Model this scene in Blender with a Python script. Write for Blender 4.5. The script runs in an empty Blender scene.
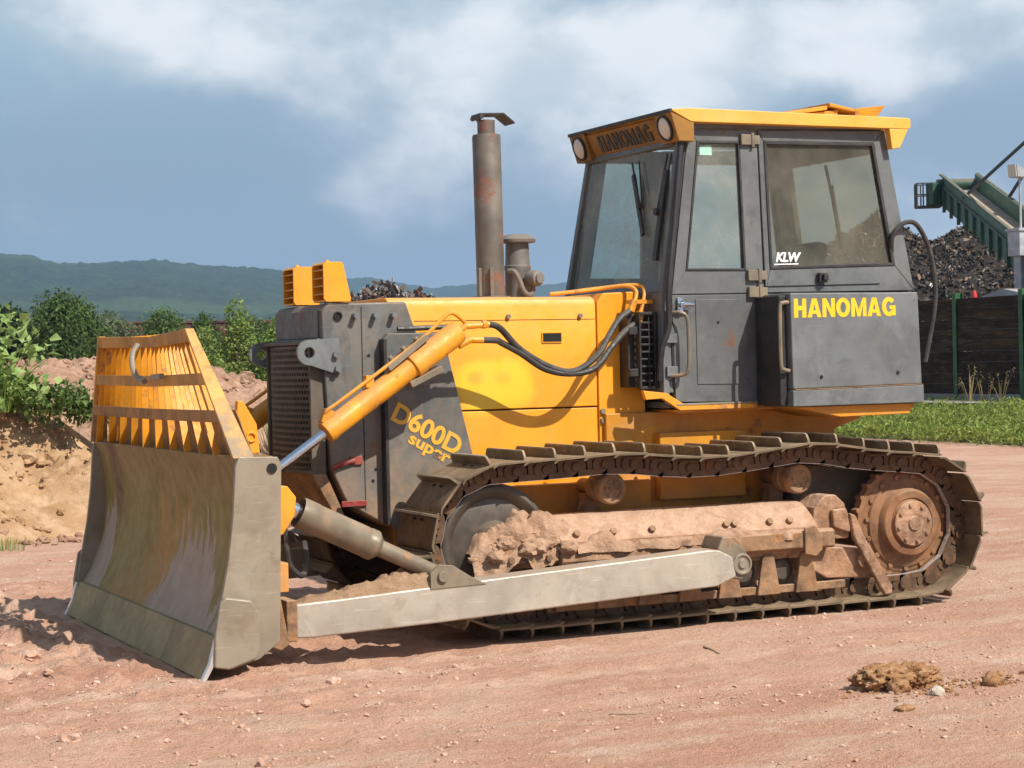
import bpy, bmesh, math, random
import numpy as np
from mathutils import Vector, Matrix

S = bpy.context.scene
COL = S.collection
R = math.radians

# ------------------------------------------------------------------ camera
cam_d = bpy.data.cameras.new('camera')
cam = bpy.data.objects.new('camera', cam_d)
COL.objects.link(cam)
YAW, PIT, ROL = R(24.828), R(-0.596), R(-1.294)
fw = Vector((math.sin(YAW)*math.cos(PIT), math.cos(YAW)*math.cos(PIT), math.sin(PIT)))
rt = fw.cross(Vector((0, 0, 1))).normalized()
up = rt.cross(fw)
c_, s_ = math.cos(ROL), math.sin(ROL)
rt, up = c_*rt + s_*up, -s_*rt + c_*up
M4 = Matrix((rt, up, -fw)).transposed().to_4x4()
M4.translation = Vector((-5.443, -11.805, 1.632))
cam.matrix_world = M4
cam_d.sensor_width = 36
cam_d.lens = 36*1971.1/1024
cam_d.clip_start = 0.1
cam_d.clip_end = 20000
S.camera = cam
S.render.resolution_x, S.render.resolution_y = 1024, 768

# ------------------------------------------------------------------ light, sky
SUN_DIR = Vector((0.46, -1.0, 1.16)).normalized()          # towards the sun
SUN_EL = math.asin(SUN_DIR.z)
SUN_AZ = math.atan2(SUN_DIR.x, SUN_DIR.y)                  # clockwise from +Y
sd = bpy.data.lights.new('sun', 'SUN')
sd.energy = 5.0
sd.angle = R(0.5)
sd.color = (1.0, 0.94, 0.85)
sun = bpy.data.objects.new('sun', sd)
COL.objects.link(sun)
sun.rotation_euler = SUN_DIR.to_track_quat('Z', 'Y').to_euler()
sun.location = (6, -14, 20)

W = bpy.data.worlds.new('World')
S.world = W
W.use_nodes = True
nt = W.node_tree
nt.nodes.clear()


class NT:
    """short hand for building node trees"""
    def __init__(self, tree):
        self.t = tree

    def n(self, typ, **kw):
        nd = self.t.nodes.new(typ)
        for k, v in kw.items():
            setattr(nd, k, v)
        return nd

    def link(self, a, b):
        self.t.links.new(a, b)

    def put(self, sock, v):
        if isinstance(v, bpy.types.NodeSocket):
            self.link(v, sock)
        else:
            if sock.type == 'RGBA' and len(v) == 3:
                v = (*v, 1)
            sock.default_value = v

    def math(self, op, a, b=0.0, clamp=False):
        nd = self.n('ShaderNodeMath', operation=op, use_clamp=clamp)
        self.put(nd.inputs[0], a)
        self.put(nd.inputs[1], b)
        return nd.outputs[0]

    def mix(self, f, a, b, blend='MIX'):
        nd = self.n('ShaderNodeMix', data_type='RGBA', blend_type=blend)
        self.put(nd.inputs[0], f)
        self.put(nd.inputs[6], a)
        self.put(nd.inputs[7], b)
        return nd.outputs[2]

    def noise(self, vec, scale, detail=4, rough=0.55, dist=0.0):
        nd = self.n('ShaderNodeTexNoise')
        self.put(nd.inputs['Vector'], vec)
        nd.inputs['Scale'].default_value = scale
        nd.inputs['Detail'].default_value = detail
        nd.inputs['Roughness'].default_value = rough
        nd.inputs['Distortion'].default_value = dist
        return nd.outputs[0]

    def ramp(self, f, lo, hi, a=0.0, b=1.0):
        nd = self.n('ShaderNodeMapRange', interpolation_type='SMOOTHSTEP')
        self.put(nd.inputs[0], f)
        self.put(nd.inputs[1], lo)
        self.put(nd.inputs[2], hi)
        self.put(nd.inputs[3], a)
        self.put(nd.inputs[4], b)
        return nd.outputs[0]

    def mapping(self, vec, scale=(1, 1, 1), rot=(0, 0, 0), loc=(0, 0, 0)):
        nd = self.n('ShaderNodeMapping')
        self.put(nd.inputs[0], vec)
        nd.inputs['Scale'].default_value = scale
        nd.inputs['Rotation'].default_value = rot
        nd.inputs['Location'].default_value = loc
        return nd.outputs[0]

    def sep(self, vec):
        nd = self.n('ShaderNodeSeparateXYZ')
        self.put(nd.inputs[0], vec)
        return nd.outputs


k = NT(nt)
sky = k.n('ShaderNodeTexSky', sky_type='NISHITA')
sky.sun_disc = False
sky.sun_elevation = SUN_EL
sky.sun_rotation = SUN_AZ
sky.air_density = 1.0
sky.dust_density = 1.5
sky.altitude = 200
tc = k.n('ShaderNodeTexCoord')
dirv = tc.outputs['Generated']
dz = k.sep(dirv)[2]
# cloud banks: stretched noise, thin grey-blue overcast below, white breaks higher up
dx = k.sep(dirv)[0]
n1 = k.noise(k.mapping(dirv, (2.4, 2.4, 4.6), loc=(3.1, 1.3, 0.35)), 1.9, 8, 0.50, 0.15)
n2 = k.noise(k.mapping(dirv, (5, 5, 7.5), loc=(7.7, 2.1, 0.4)), 2.3, 8, 0.52, 0.15)


def bank(cx, cz, rx, rz, amt):
    """a broad cloud bank around one direction"""
    ex = k.math('DIVIDE', k.math('SUBTRACT', dx, cx), rx)
    ez = k.math('DIVIDE', k.math('SUBTRACT', dz, cz), rz)
    d = k.math('SQRT', k.math('ADD', k.math('MULTIPLY', ex, ex), k.math('MULTIPLY', ez, ez)))
    return k.ramp(d, 1.0, 0.0, 0.0, amt)


hgt = k.ramp(dz, 0.085, 0.170, 0.0, 0.07)
for args in ((0.385, 0.142, 0.085, 0.045, 0.20), (0.47, 0.150, 0.12, 0.05, 0.22), (0.60, 0.150, 0.13, 0.05, 0.22), (0.24, 0.160, 0.12, 0.04, 0.15), (0.05, 0.16, 0.15, 0.05, 0.15), (0.85, 0.16, 0.15, 0.05, 0.18)):
    hgt = k.math('ADD', hgt, bank(*args))
cl = k.math('ADD', k.math('ADD', k.math('MULTIPLY', n1, 0.45), k.math('MULTIPLY', n2, 0.55)), hgt)
white = k.ramp(cl, 0.53, 0.79)
base_cloud = k.mix(k.ramp(dz, 0.0, 0.075), (2.75, 3.4, 4.05), (2.2, 3.1, 4.1))
base_cloud = k.mix(k.ramp(dz, 0.09, 0.17), base_cloud, (3.2, 4.55, 5.35))
base_cloud = k.mix(k.math('MULTIPLY', k.ramp(n2, 0.35, 0.7), 0.45), base_cloud, (2.5, 3.35, 4.3))
base_cloud = k.mix(k.math('MULTIPLY', k.ramp(n1, 0.42, 0.62, 1.0, 0.0), 0.35), base_cloud, (1.95, 2.75, 3.7))
skyc = k.mix(k.ramp(dz, 0.15, 0.6, 0.94, 0.35), sky.outputs[0], base_cloud)
skyc = k.mix(k.math('MULTIPLY', white, 0.95), skyc, k.mix(k.ramp(n2, 0.40, 0.62), (5.0, 5.7, 6.2), (7.3, 7.6, 7.8)))
bg = k.n('ShaderNodeBackground')
k.link(skyc, bg.inputs[0])
bg.inputs[1].default_value = 0.10
out = k.n('ShaderNodeOutputWorld')
k.link(bg.outputs[0], out.inputs[0])

S.view_settings.view_transform = 'Standard'
S.view_settings.look = 'None'
S.view_settings.exposure = 0.30
S.view_settings.gamma = 1
S.view_settings.use_curve_mapping = False
S.render.engine = 'CYCLES'
S.cycles.use_denoising = True
S.cycles.max_bounces = 8
S.cycles.transparent_max_bounces = 16
S.cycles.volume_bounces = 1

rng = random.Random(11)
nr = np.random.default_rng(5)

# ------------------------------------------------------------------ numpy noise


def _hash(ix, iy, seed):
    h = (ix.astype(np.int64)*374761393 + iy.astype(np.int64)*668265263 + seed*1442695041) & 0xFFFFFFFF
    h = ((h ^ (h >> 13))*1274126177) & 0xFFFFFFFF
    h = h ^ (h >> 16)
    return (h & 0xFFFF)/65535.0


def vnoise(x, y, seed=0):
    ix, iy = np.floor(x), np.floor(y)
    fx, fy = x-ix, y-iy
    fx = fx*fx*fx*(fx*(fx*6-15)+10)
    fy = fy*fy*fy*(fy*(fy*6-15)+10)
    a = _hash(ix, iy, seed)
    b = _hash(ix+1, iy, seed)
    c = _hash(ix, iy+1, seed)
    d = _hash(ix+1, iy+1, seed)
    return (a+(b-a)*fx)*(1-fy)+(c+(d-c)*fx)*fy-0.5


def fbm(x, y, seed=0, octv=5, gain=0.5, lac=2.03):
    t = np.zeros_like(x)
    amp = 1.0
    for o in range(octv):
        t += amp*vnoise(x, y, seed+o*17)
        x = x*lac+3.7
        y = y*lac-1.9
        amp *= gain
    return t


def np_mesh(name, verts, faces, smooth=False):
    verts = np.asarray(verts, np.float32)
    faces = np.asarray(faces, np.int32)
    me = bpy.data.meshes.new(name)
    me.vertices.add(len(verts))
    me.vertices.foreach_set('co', verts.ravel())
    n, kk = faces.shape
    me.loops.add(n*kk)
    me.loops.foreach_set('vertex_index', faces.ravel())
    me.polygons.add(n)
    me.polygons.foreach_set('loop_start', np.arange(0, n*kk, kk, dtype=np.int32))
    me.polygons.foreach_set('loop_total', np.full(n, kk, np.int32))
    me.polygons.foreach_set('use_smooth', np.full(n, smooth))
    me.update(calc_edges=True)
    me.validate()
    return me


def grid_faces(nx, ny):
    i = np.arange(nx*ny).reshape(ny, nx)
    return np.stack([i[:-1, :-1], i[:-1, 1:], i[1:, 1:], i[1:, :-1]], -1).reshape(-1, 4)


# ------------------------------------------------------------------ objects
def tag(o, label=None, cat=None, group=None, kind=None):
    if label:
        o['label'] = label
    if cat:
        o['category'] = cat
    if group:
        o['group'] = group
    if kind:
        o['kind'] = kind
    return o


def link_mesh(name, me, mats, parent=None, loc=(0, 0, 0)):
    o = bpy.data.objects.new(name, me)
    COL.objects.link(o)
    o.location = loc
    if not isinstance(mats, (list, tuple)):
        mats = [mats]
    for m in mats:
        me.materials.append(m)
    if parent:
        o.parent = parent
    return o


def empty(name, loc=(0, 0, 0)):
    o = bpy.data.objects.new(name, None)
    COL.objects.link(o)
    o.location = loc
    o.empty_display_size = 0.3
    return o


class MB:
    """collects solid shapes in one bmesh"""
    def __init__(self):
        self.bm = bmesh.new()
        self.mi = 0

    def face(self, vs):
        try:
            f = self.bm.faces.new(vs)
            f.material_index = self.mi
            return f
        except ValueError:
            return None

    def loft(self, a, b, cap=True):
        """two rings of equal count"""
        va = [self.bm.verts.new(p) for p in a]
        vb = [self.bm.verts.new(p) for p in b]
        n = len(a)
        for i in range(n):
            self.face([va[i], va[(i+1) % n], vb[(i+1) % n], vb[i]])
        if cap:
            self.face(va[::-1])
            self.face(vb)
        return self

    def prism(self, pts, y0, y1):
        return self.loft([(x, y0, z) for x, z in pts], [(x, y1, z) for x, z in pts])

    def prismx(self, pts, x0, x1):
        return self.loft([(x0, y, z) for y, z in pts], [(x1, y, z) for y, z in pts])

    def prismz(self, pts, z0, z1):
        return self.loft([(x, y, z0) for x, y in pts], [(x, y, z1) for x, y in pts])

    def box(self, x0, x1, y0, y1, z0, z1):
        return self.prism([(x0, z0), (x1, z0), (x1, z1), (x0, z1)], y0, y1)

    def beam(self, p0, p1, w, h, upv=(0, 0, 1)):
        p0, p1 = Vector(p0), Vector(p1)
        t = (p1-p0).normalized()
        u = Vector(upv)
        s = t.cross(u)
        if s.length < 1e-4:
            s = t.cross(Vector((1, 0, 0)))
        s.normalize()
        u = s.cross(t)
        o = [s*(w/2*a)+u*(h/2*b) for a, b in ((-1, -1), (1, -1), (1, 1), (-1, 1))]
        return self.loft([p0+q for q in o], [p1+q for q in o])

    def cyl(self, p0, p1, r0, r1=None, seg=20, cap=True):
        r1 = r0 if r1 is None else r1
        p0, p1 = Vector(p0), Vector(p1)
        t = (p1-p0).normalized()
        s = t.orthogonal().normalized()
        u = t.cross(s)
        cs = [(math.cos(2*math.pi*i/seg), math.sin(2*math.pi*i/seg)) for i in range(seg)]
        return self.loft([p0+(s*a+u*b)*r0 for a, b in cs], [p1+(s*a+u*b)*r1 for a, b in cs], cap)

    def lathe(self, prof, org, axis, seg=32):
        """prof: list of (radius, along)"""
        org, t = Vector(org), Vector(axis).normalized()
        s = t.orthogonal().normalized()
        u = t.cross(s)
        rings = []
        for r, a in prof:
            if r < 1e-6:
                rings.append([self.bm.verts.new(org+t*a)])
            else:
                rings.append([self.bm.verts.new(org+t*a+(s*math.cos(2*math.pi*i/seg)+u*math.sin(2*math.pi*i/seg))*r)
                              for i in range(seg)])
        for A, B in zip(rings, rings[1:]):
            for i in range(seg):
                j = (i+1) % seg
                if len(A) == 1 and len(B) == 1:
                    continue
                if len(A) == 1:
                    self.face([A[0], B[j], B[i]])
                elif len(B) == 1:
                    self.face([A[i], A[j], B[0]])
                else:
                    self.face([A[i], A[j], B[j], B[i]])
        return self

    def tube(self, path, r, seg=10, smooth=5):
        P = [Vector(p) for p in path]
        if smooth and len(P) > 2:
            Q = []
            for i in range(len(P)-1):
                a = P[max(i-1, 0)]
                b, c = P[i], P[i+1]
                d = P[min(i+2, len(P)-1)]
                for j in range(smooth):
                    t = j/smooth
                    Q.append(0.5*((2*b)+(c-a)*t+(2*a-5*b+4*c-d)*t*t+(3*b-a-3*c+d)*t**3))
            Q.append(P[-1])
            P = Q
        rings = []
        prev = None
        for i, p in enumerate(P):
            t = (P[min(i+1, len(P)-1)]-P[max(i-1, 0)]).normalized()
            if prev is None:
                s = t.orthogonal().normalized()
            else:
                s = (prev-t*prev.dot(t)).normalized()
            prev = s
            u = t.cross(s)
            rings.append([self.bm.verts.new(p+(s*math.cos(2*math.pi*q/seg)+u*math.sin(2*math.pi*q/seg))*r) for q in range(seg)])
        for A, B in zip(rings, rings[1:]):
            for q in range(seg):
                self.face([A[q], A[(q+1) % seg], B[(q+1) % seg], B[q]])
        self.face(rings[0][::-1])
        self.face(rings[-1])
        return self

    def blob(self, c, rad, seed=0, sub=3, amp=0.25, freq=1.6):
        from mathutils import noise as mn
        tmp = bmesh.new()
        bmesh.ops.create_icosphere(tmp, subdivisions=sub, radius=1)
        vs = {}
        for v in tmp.verts:
            q = v.co*freq+Vector((seed*3.1, seed*1.7, seed))
            d = 1+amp*(mn.fractal(q, 0.7, 2.1, 4))
            p = v.co*d
            vs[v.index] = self.bm.verts.new((c[0]+p.x*rad[0], c[1]+p.y*rad[1], c[2]+p.z*rad[2]))
        for f in tmp.faces:
            self.face([vs[v.index] for v in f.verts])
        tmp.free()
        return self

    def obj(self, name, mats, parent=None, bevel=0.004, angle=35, loc=(0, 0, 0), warp=None):
        bm = self.bm
        if warp:
            for v in bm.verts:
                v.co = warp(v.co)
        bmesh.ops.recalc_face_normals(bm, faces=bm.faces)
        me = bpy.data.meshes.new(name)
        bm.to_mesh(me)
        bm.free()
        me.polygons.foreach_set('use_smooth', np.ones(len(me.polygons), bool))
        me.set_sharp_from_angle(angle=R(angle))
        o = link_mesh(name, me, mats, parent, loc)
        if bevel:
            md = o.modifiers.new('bevel', 'BEVEL')
            md.width = bevel
            md.segments = 2
            md.limit_method = 'ANGLE'
            md.angle_limit = R(40)
            md.harden_normals = True
        return o


def text_obj(name, body, mat, parent, org, ax, ay, w, h, depth=0.003, bold=0.02, shear=0.0, spacing=1.0):
    """lettering as a solid mesh fitted to a w x h box; org is its lower left corner"""
    cu = bpy.data.curves.new(name, 'FONT')
    cu.body = body
    cu.size = 1
    cu.offset = bold
    cu.shear = shear
    cu.space_character = spacing
    cu.extrude = 0.5
    t = bpy.data.objects.new('tmp', cu)
    COL.objects.link(t)
    dg = bpy.context.evaluated_depsgraph_get()
    me = bpy.data.meshes.new_from_object(t.evaluated_get(dg))
    bpy.data.objects.remove(t)
    bpy.data.curves.remove(cu)
    co = np.empty(len(me.vertices)*3, np.float32)
    me.vertices.foreach_get('co', co)
    co = co.reshape(-1, 3)
    lo, hi = co.min(0), co.max(0)
    u = (co-lo)/(hi-lo)
    ax, ay = Vector(ax).normalized(), Vector(ay).normalized()
    az = ax.cross(ay)
    P = np.array(org)+u[:, :1]*w*np.array(ax)+u[:, 1:2]*h*np.array(ay)+(u[:, 2:3])*depth*np.array(az)
    me.vertices.foreach_set('co', P.astype(np.float32).ravel())
    me.materials.clear()
    me.update()
    me.name = name
    return link_mesh(name, me, mat, parent)


# ------------------------------------------------------------------ materials
DUST = (0.43, 0.255, 0.165)


CHIP = (0.16, 0.07, 0.03)


def worn(name, base, rough=0.5, metal=0.0, var=0.18, dust=0.25, topdust=0.35, lowmud=0.0, rust=0.0, rustc=(0.16, 0.06, 0.025),
         scale=2.0, bump=0.06, scratch=0.15, spec=0.5, chip=None, chipc=(0.1, 0.1, 0.1), dustc=DUST, streak=0.0, extra=None, lowz=(0.15, 1.1)):
    m = bpy.data.materials.new(name)
    m.use_nodes = True
    t = m.node_tree
    t.nodes.clear()
    k = NT(t)
    tc = k.n('ShaderNodeTexCoord')
    oi = k.n('ShaderNodeObjectInfo')
    geo = k.n('ShaderNodeNewGeometry')
    add = k.n('ShaderNodeVectorMath', operation='ADD')
    k.link(tc.outputs['Object'], add.inputs[0])
    sc = k.n('ShaderNodeVectorMath', operation='SCALE')
    k.link(oi.outputs['Random'], sc.inputs[0])
    sc.inputs[3].default_value = 17.0
    k.link(sc.outputs[0], add.inputs[1])
    v = add.outputs[0]
    na = k.noise(v, scale, 6, 0.62)
    nb = k.noise(v, scale*7, 5, 0.6)
    lo = tuple(c*(1-var*1.6) for c in base)
    hi = tuple(min(1, c*(1+var)) for c in base)
    col = k.mix(k.ramp(na, 0.32, 0.68), lo, hi)
    col = k.mix(k.math('MULTIPLY', k.ramp(nb, 0.55, 0.75), 0.35), col, tuple(c*0.72 for c in base))
    if extra:
        col = extra(k, tc.outputs['Object'], col)
    rgh = k.ramp(nb, 0.3, 0.7, max(0.05, rough-0.1), min(1, rough+0.12))
    met = metal
    if scratch:
        sv = k.mapping(v, (1.2, 1, 22), rot=(0, 0.5, 0.3))
        ns = k.noise(sv, 4.0, 3, 0.6)
        col = k.mix(k.math('MULTIPLY', k.ramp(ns, 0.62, 0.72), scratch), col, tuple(min(1, c*1.7+0.03) for c in base))
    if streak:
        sv = k.mapping(v, (14, 14, 0.7))
        ns = k.noise(sv, 1.5, 4, 0.6)
        col = k.mix(k.math('MULTIPLY', k.ramp(ns, 0.5, 0.72), streak), col, tuple(c*0.7 for c in dustc))
    if chip:
        nc = k.noise(v, scale*5.3, 8, 0.7)
        f = k.ramp(nc, 1-chip, 1-chip+0.03)
        col = k.mix(f, col, chipc)
    if rust:
        nc = k.noise(v, scale*2.1, 8, 0.68)
        f = k.ramp(nc, 0.62-rust*0.3, 0.72-rust*0.2)
        f = k.math('MULTIPLY', f, 0.85)
        nrr = k.noise(v, scale*9, 4, 0.6)
        rc = k.mix(nrr, tuple(c*0.55 for c in rustc), tuple(c*1.6 for c in rustc))
        col = k.mix(f, col, rc)
        rgh = k.math('ADD', rgh, k.math('MULTIPLY', f, 0.3), True)
        if metal:
            met = k.math('MULTIPLY', k.math('SUBTRACT', 1.0, f), metal)
    # settled dust: everywhere a little, more on what faces up, mud low down
    nd_ = k.noise(v, scale*1.7+1.0, 7, 0.66)
    nz = k.sep(geo.outputs['Normal'])[2]
    upf = k.math('MULTIPLY', k.ramp(nz, 0.25, 0.9), topdust)
    df = k.math('ADD', k.math('MULTIPLY', k.ramp(nd_, 0.40, 0.72), dust), k.math('MULTIPLY', upf, k.ramp(nd_, 0.2, 0.6, 0.45, 1.0)), True)
    if lowmud:
        pz = k.sep(geo.outputs['Position'])[2]
        lm = k.math('MULTIPLY', k.ramp(pz, lowz[0], lowz[1], lowmud, 0.0), k.ramp(nd_, 0.3, 0.62, 0.3, 1.0))
        df = k.math('ADD', df, lm, True)
    nf = k.noise(v, 30, 4, 0.6)
    dc = k.mix(nf, tuple(c*0.72 for c in dustc), tuple(c*1.15 for c in dustc))
    col = k.mix(df, col, dc)
    rgh = k.math('ADD', rgh, k.math('MULTIPLY', df, 0.5), True)
    b = k.n('ShaderNodeBsdfPrincipled')
    k.put(b.inputs['Base Color'], col)
    k.put(b.inputs['Roughness'], rgh)
    if metal:
        mm = k.math('MULTIPLY', k.math('SUBTRACT', 1.0, df, True), met)
        k.put(b.inputs['Metallic'], mm)
    b.inputs['Specular IOR Level'].default_value = spec
    if bump:
        bp = k.n('ShaderNodeBump')
        bp.inputs['Strength'].default_value = min(1.0, bump*4)
        bp.inputs['Distance'].default_value = 0.02
        hh = k.math('ADD', k.math('MULTIPLY', nb, 0.4), k.math('ADD', k.math('MULTIPLY', na, 0.8), k.math('MULTIPLY', k.math('MULTIPLY', df, nf), 0.6)))
        k.put(bp.inputs['Height'], hh)
        k.link(bp.outputs[0], b.inputs['Normal'])
    o = k.n('ShaderNodeOutputMaterial')
    k.link(b.outputs[0], o.inputs[0])
    return m


def soil(name, cols, scale=0.6, bump=0.5, fine=24.0, big=None, pale=None, rough=0.95):
    """cols: dark, mid, light"""
    m = bpy.data.materials.new(name)
    m.use_nodes = True
    t = m.node_tree
    t.nodes.clear()
    k = NT(t)
    geo = k.n('ShaderNodeNewGeometry')
    v = geo.outputs['Position']
    a = k.noise(v, scale, 7, 0.6, 0.3)
    b_ = k.noise(k.mapping(v, (1.0, 2.6, 1.5), rot=(0, 0, 0.05)), scale*3.1, 6, 0.62)
    c = k.noise(v, fine, 5, 0.62)
    e = k.noise(v, fine*4, 3, 0.6)
    col = k.mix(k.ramp(a, 0.33, 0.66), cols[0], cols[1])
    col = k.mix(k.math('MULTIPLY', k.ramp(b_, 0.42, 0.68), 0.75), col, cols[2])
    col = k.mix(k.math('MULTIPLY', k.ramp(c, 0.50, 0.72), 0.38), col, tuple(x*0.62 for x in cols[0]))
    col = k.mix(k.math('MULTIPLY', k.ramp(e, 0.58, 0.75), 0.45), col, tuple(min(1, x*1.18) for x in cols[2]))
    if pale:
        p = k.noise(v, 3.3, 6, 0.7, 0.4)
        col = k.mix(k.math('MULTIPLY', k.ramp(p, 0.56, 0.7), 0.5), col, pale)
    bs = k.n('ShaderNodeBsdfPrincipled')
    k.put(bs.inputs['Base Color'], col)
    bs.inputs['Roughness'].default_value = rough
    bs.inputs['Specular IOR Level'].default_value = 0.15
    bp = k.n('ShaderNodeBump')
    bp.inputs['Strength'].default_value = bump
    bp.inputs['Distance'].default_value = 0.03
    h = k.math('ADD', k.math('MULTIPLY', c, 0.9), k.math('MULTIPLY', e, 0.35))
    k.put(bp.inputs['Height'], h)
    k.link(bp.outputs[0], bs.inputs['Normal'])
    o = k.n('ShaderNodeOutputMaterial')
    k.link(bs.outputs[0], o.inputs[0])
    return m


def leafmat(name, dark, light, rough=0.6, trans=0.25):
    m = bpy.data.materials.new(name)
    m.use_nodes = True
    t = m.node_tree
    t.nodes.clear()
    k = NT(t)
    geo = k.n('ShaderNodeNewGeometry')
    r = geo.outputs['Random Per Island']
    nz = k.noise(geo.outputs['Position'], 0.9, 3)
    f = k.math('ADD', k.math('MULTIPLY', r, 0.7), k.math('MULTIPLY', k.ramp(nz, 0.3, 0.7), 0.3))
    col = k.mix(f, dark, light)
    b = k.n('ShaderNodeBsdfPrincipled')
    k.put(b.inputs['Base Color'], col)
    b.inputs['Roughness'].default_value = rough
    b.inputs['Specular IOR Level'].default_value = 0.3
    tr = k.n('ShaderNodeBsdfTranslucent')
    k.put(tr.inputs[0], k.mix(0.5, col, tuple(min(1, x*1.6) for x in light)))
    mx = k.n('ShaderNodeMixShader')
    mx.inputs[0].default_value = trans
    k.link(b.outputs[0], mx.inputs[1])
    k.link(tr.outputs[0], mx.inputs[2])
    o = k.n('ShaderNodeOutputMaterial')
    k.link(mx.outputs[0], o.inputs[0])
    return m


def glassmat(name, tint, dust=0.12, dustc=(0.35, 0.33, 0.28), nscale=3.0):
    m = bpy.data.materials.new(name)
    m.use_nodes = True
    t = m.node_tree
    t.nodes.clear()
    k = NT(t)
    geo = k.n('ShaderNodeNewGeometry')
    tr = k.n('ShaderNodeBsdfTransparent')
    k.put(tr.inputs[0], tint)
    gl = k.n('ShaderNodeBsdfGlossy')
    gl.inputs['Roughness'].default_value = 0.03
    fr = k.n('ShaderNodeFresnel')
    fr.inputs[0].default_value = 1.45
    front = k.math('SUBTRACT', 1.0, geo.outputs['Backfacing'])
    mx = k.n('ShaderNodeMixShader')
    k.put(mx.inputs[0], k.math('MULTIPLY', fr.outputs[0], front))
    k.link(tr.outputs[0], mx.inputs[1])
    k.link(gl.outputs[0], mx.inputs[2])
    df = k.n('ShaderNodeBsdfDiffuse')
    k.put(df.inputs[0], dustc)
    tl = k.n('ShaderNodeBsdfTranslucent')
    k.put(tl.inputs[0], dustc)
    md = k.n('ShaderNodeMixShader')
    md.inputs[0].default_value = 0.4
    k.link(df.outputs[0], md.inputs[1])
    k.link(tl.outputs[0], md.inputs[2])
    m2 = k.n('ShaderNodeMixShader')
    n = k.noise(geo.outputs['Position'], nscale, 5, 0.6)
    k.put(m2.inputs[0], k.math('MULTIPLY', k.ramp(n, 0.3, 0.75, dust*0.5, dust*1.5), front))
    k.link(mx.outputs[0], m2.inputs[1])
    k.link(md.outputs[0], m2.inputs[2])
    o = k.n('ShaderNodeOutputMaterial')
    k.link(m2.outputs[0], o.inputs[0])
    return m


def plain(name, col, rough=0.6, metal=0.0):
    m = bpy.data.materials.new(name)
    m.use_nodes = True
    b = m.node_tree.nodes['Principled BSDF']
    k = NT(m.node_tree)
    geo = k.n('ShaderNodeNewGeometry')
    n = k.noise(geo.outputs['Position'], 18, 4, 0.6)
    k.put(b.inputs['Base Color'], k.mix(n, tuple(c*0.75 for c in col), tuple(min(1, c*1.2) for c in col)))
    b.inputs['Roughness'].default_value = rough
    b.inputs['Metallic'].default_value = metal
    return m


def hood_spot(k, v, col):
    """the lighter yellow sprayed patch with two grey smudges on the hood side"""
    s = k.sep(v)
    nn = k.noise(v, 5, 3, 0.5)

    def ell(cx, cz, rx, rz, soft):
        dx = k.math('DIVIDE', k.math('SUBTRACT', s[0], cx), rx)
        dzz = k.math('DIVIDE', k.math('SUBTRACT', s[2], cz), rz)
        d = k.math('ADD', k.math('MULTIPLY', dx, dx), k.math('MULTIPLY', dzz, dzz))
        d = k.math('ADD', k.math('SQRT', d), k.math('MULTIPLY', k.math('SUBTRACT', nn, 0.5), 0.9))
        return k.ramp(d, 1+soft, 1-soft)
    col = k.mix(k.math('MULTIPLY', ell(-0.34, 1.50, 0.29, 0.17, 0.25), 0.65), col, (0.74, 0.56, 0.02))
    col = k.mix(k.math('MULTIPLY', ell(-0.45, 1.545, 0.055, 0.04, 0.6), 0.6), col, (0.42, 0.27, 0.03))
    col = k.mix(k.math('MULTIPLY', ell(-0.26, 1.54, 0.05, 0.04, 0.6), 0.4), col, (0.46, 0.30, 0.03))
    return col


def scuffed(c_light, c_dark, seed):
    """broad polished and grimy patches with uneven borders"""
    def fn(k, v, col):
        a = k.noise(k.mapping(v, (1, 1, 0.8), loc=(seed, seed*0.7, 0)), 2.3, 9, 0.68, 0.5)
        b_ = k.noise(k.mapping(v, (1, 1, 1), loc=(seed*1.7, 0, seed)), 6.5, 8, 0.7, 0.3)
        col = k.mix(k.math('MULTIPLY', k.ramp(a, 0.52, 0.60), 0.55), col, c_light)
        col = k.mix(k.math('MULTIPLY', k.ramp(b_, 0.56, 0.64), 0.6), col, c_dark)
        return col
    return fn


def shoe_wear(k, v, col):
    z = k.sep(v)[2]
    n = k.noise(k.mapping(v, (1, 1, 1)), 14, 5, 0.6)
    f = k.ramp(k.math('ADD', z, k.math('MULTIPLY', n, 0.03)), 0.140, 0.150)
    return k.mix(k.math('MULTIPLY', f, 0.85), col, (0.42, 0.38, 0.32))


YEL = (0.80, 0.325, 0.010)
M = {}
M['yellow'] = worn('yellow_paint', YEL, 0.42, chip=0.30, chipc=CHIP, var=0.10, dust=0.12, topdust=0.35, rust=0.05, scale=1.6, bump=0.012, scratch=0.06, streak=0.06, dustc=(0.55, 0.33, 0.15))
M['hood'] = worn('hood_paint', YEL, 0.42, chip=0.275, chipc=CHIP, var=0.09, dust=0.09, topdust=0.5, scale=1.4, bump=0.010, scratch=0.05, streak=0.08, dustc=(0.62, 0.38, 0.2), extra=hood_spot)
M['rail'] = worn('shaded_rail_paint', (0.30, 0.135, 0.022), 0.55, var=0.25, dust=0.3, topdust=0.3, rust=0.3, rustc=(0.14, 0.07, 0.04), scale=3, bump=0.03, dustc=(0.30, 0.18, 0.09))  # rust and dirt, with the shade on the rail fronts darkened into the brown
M['sidebar'] = worn('side_bar_paint', (0.66, 0.33, 0.05), 0.5, var=0.15, dust=0.25, topdust=0.35, lowmud=0.9, rust=0.3, rustc=(0.30, 0.15, 0.06), scale=4, bump=0.02, dustc=(0.34, 0.25, 0.16), lowz=(1.2, 1.62))
M['visor'] = worn('shaded_visor_paint', (0.27, 0.125, 0.012), 0.55, var=0.2, dust=0.3, topdust=0.3, rust=0.2, scale=3, bump=0.02, dustc=(0.22, 0.14, 0.07))  # dirty yellow, base darkened to carry the shade on the roof front
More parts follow.
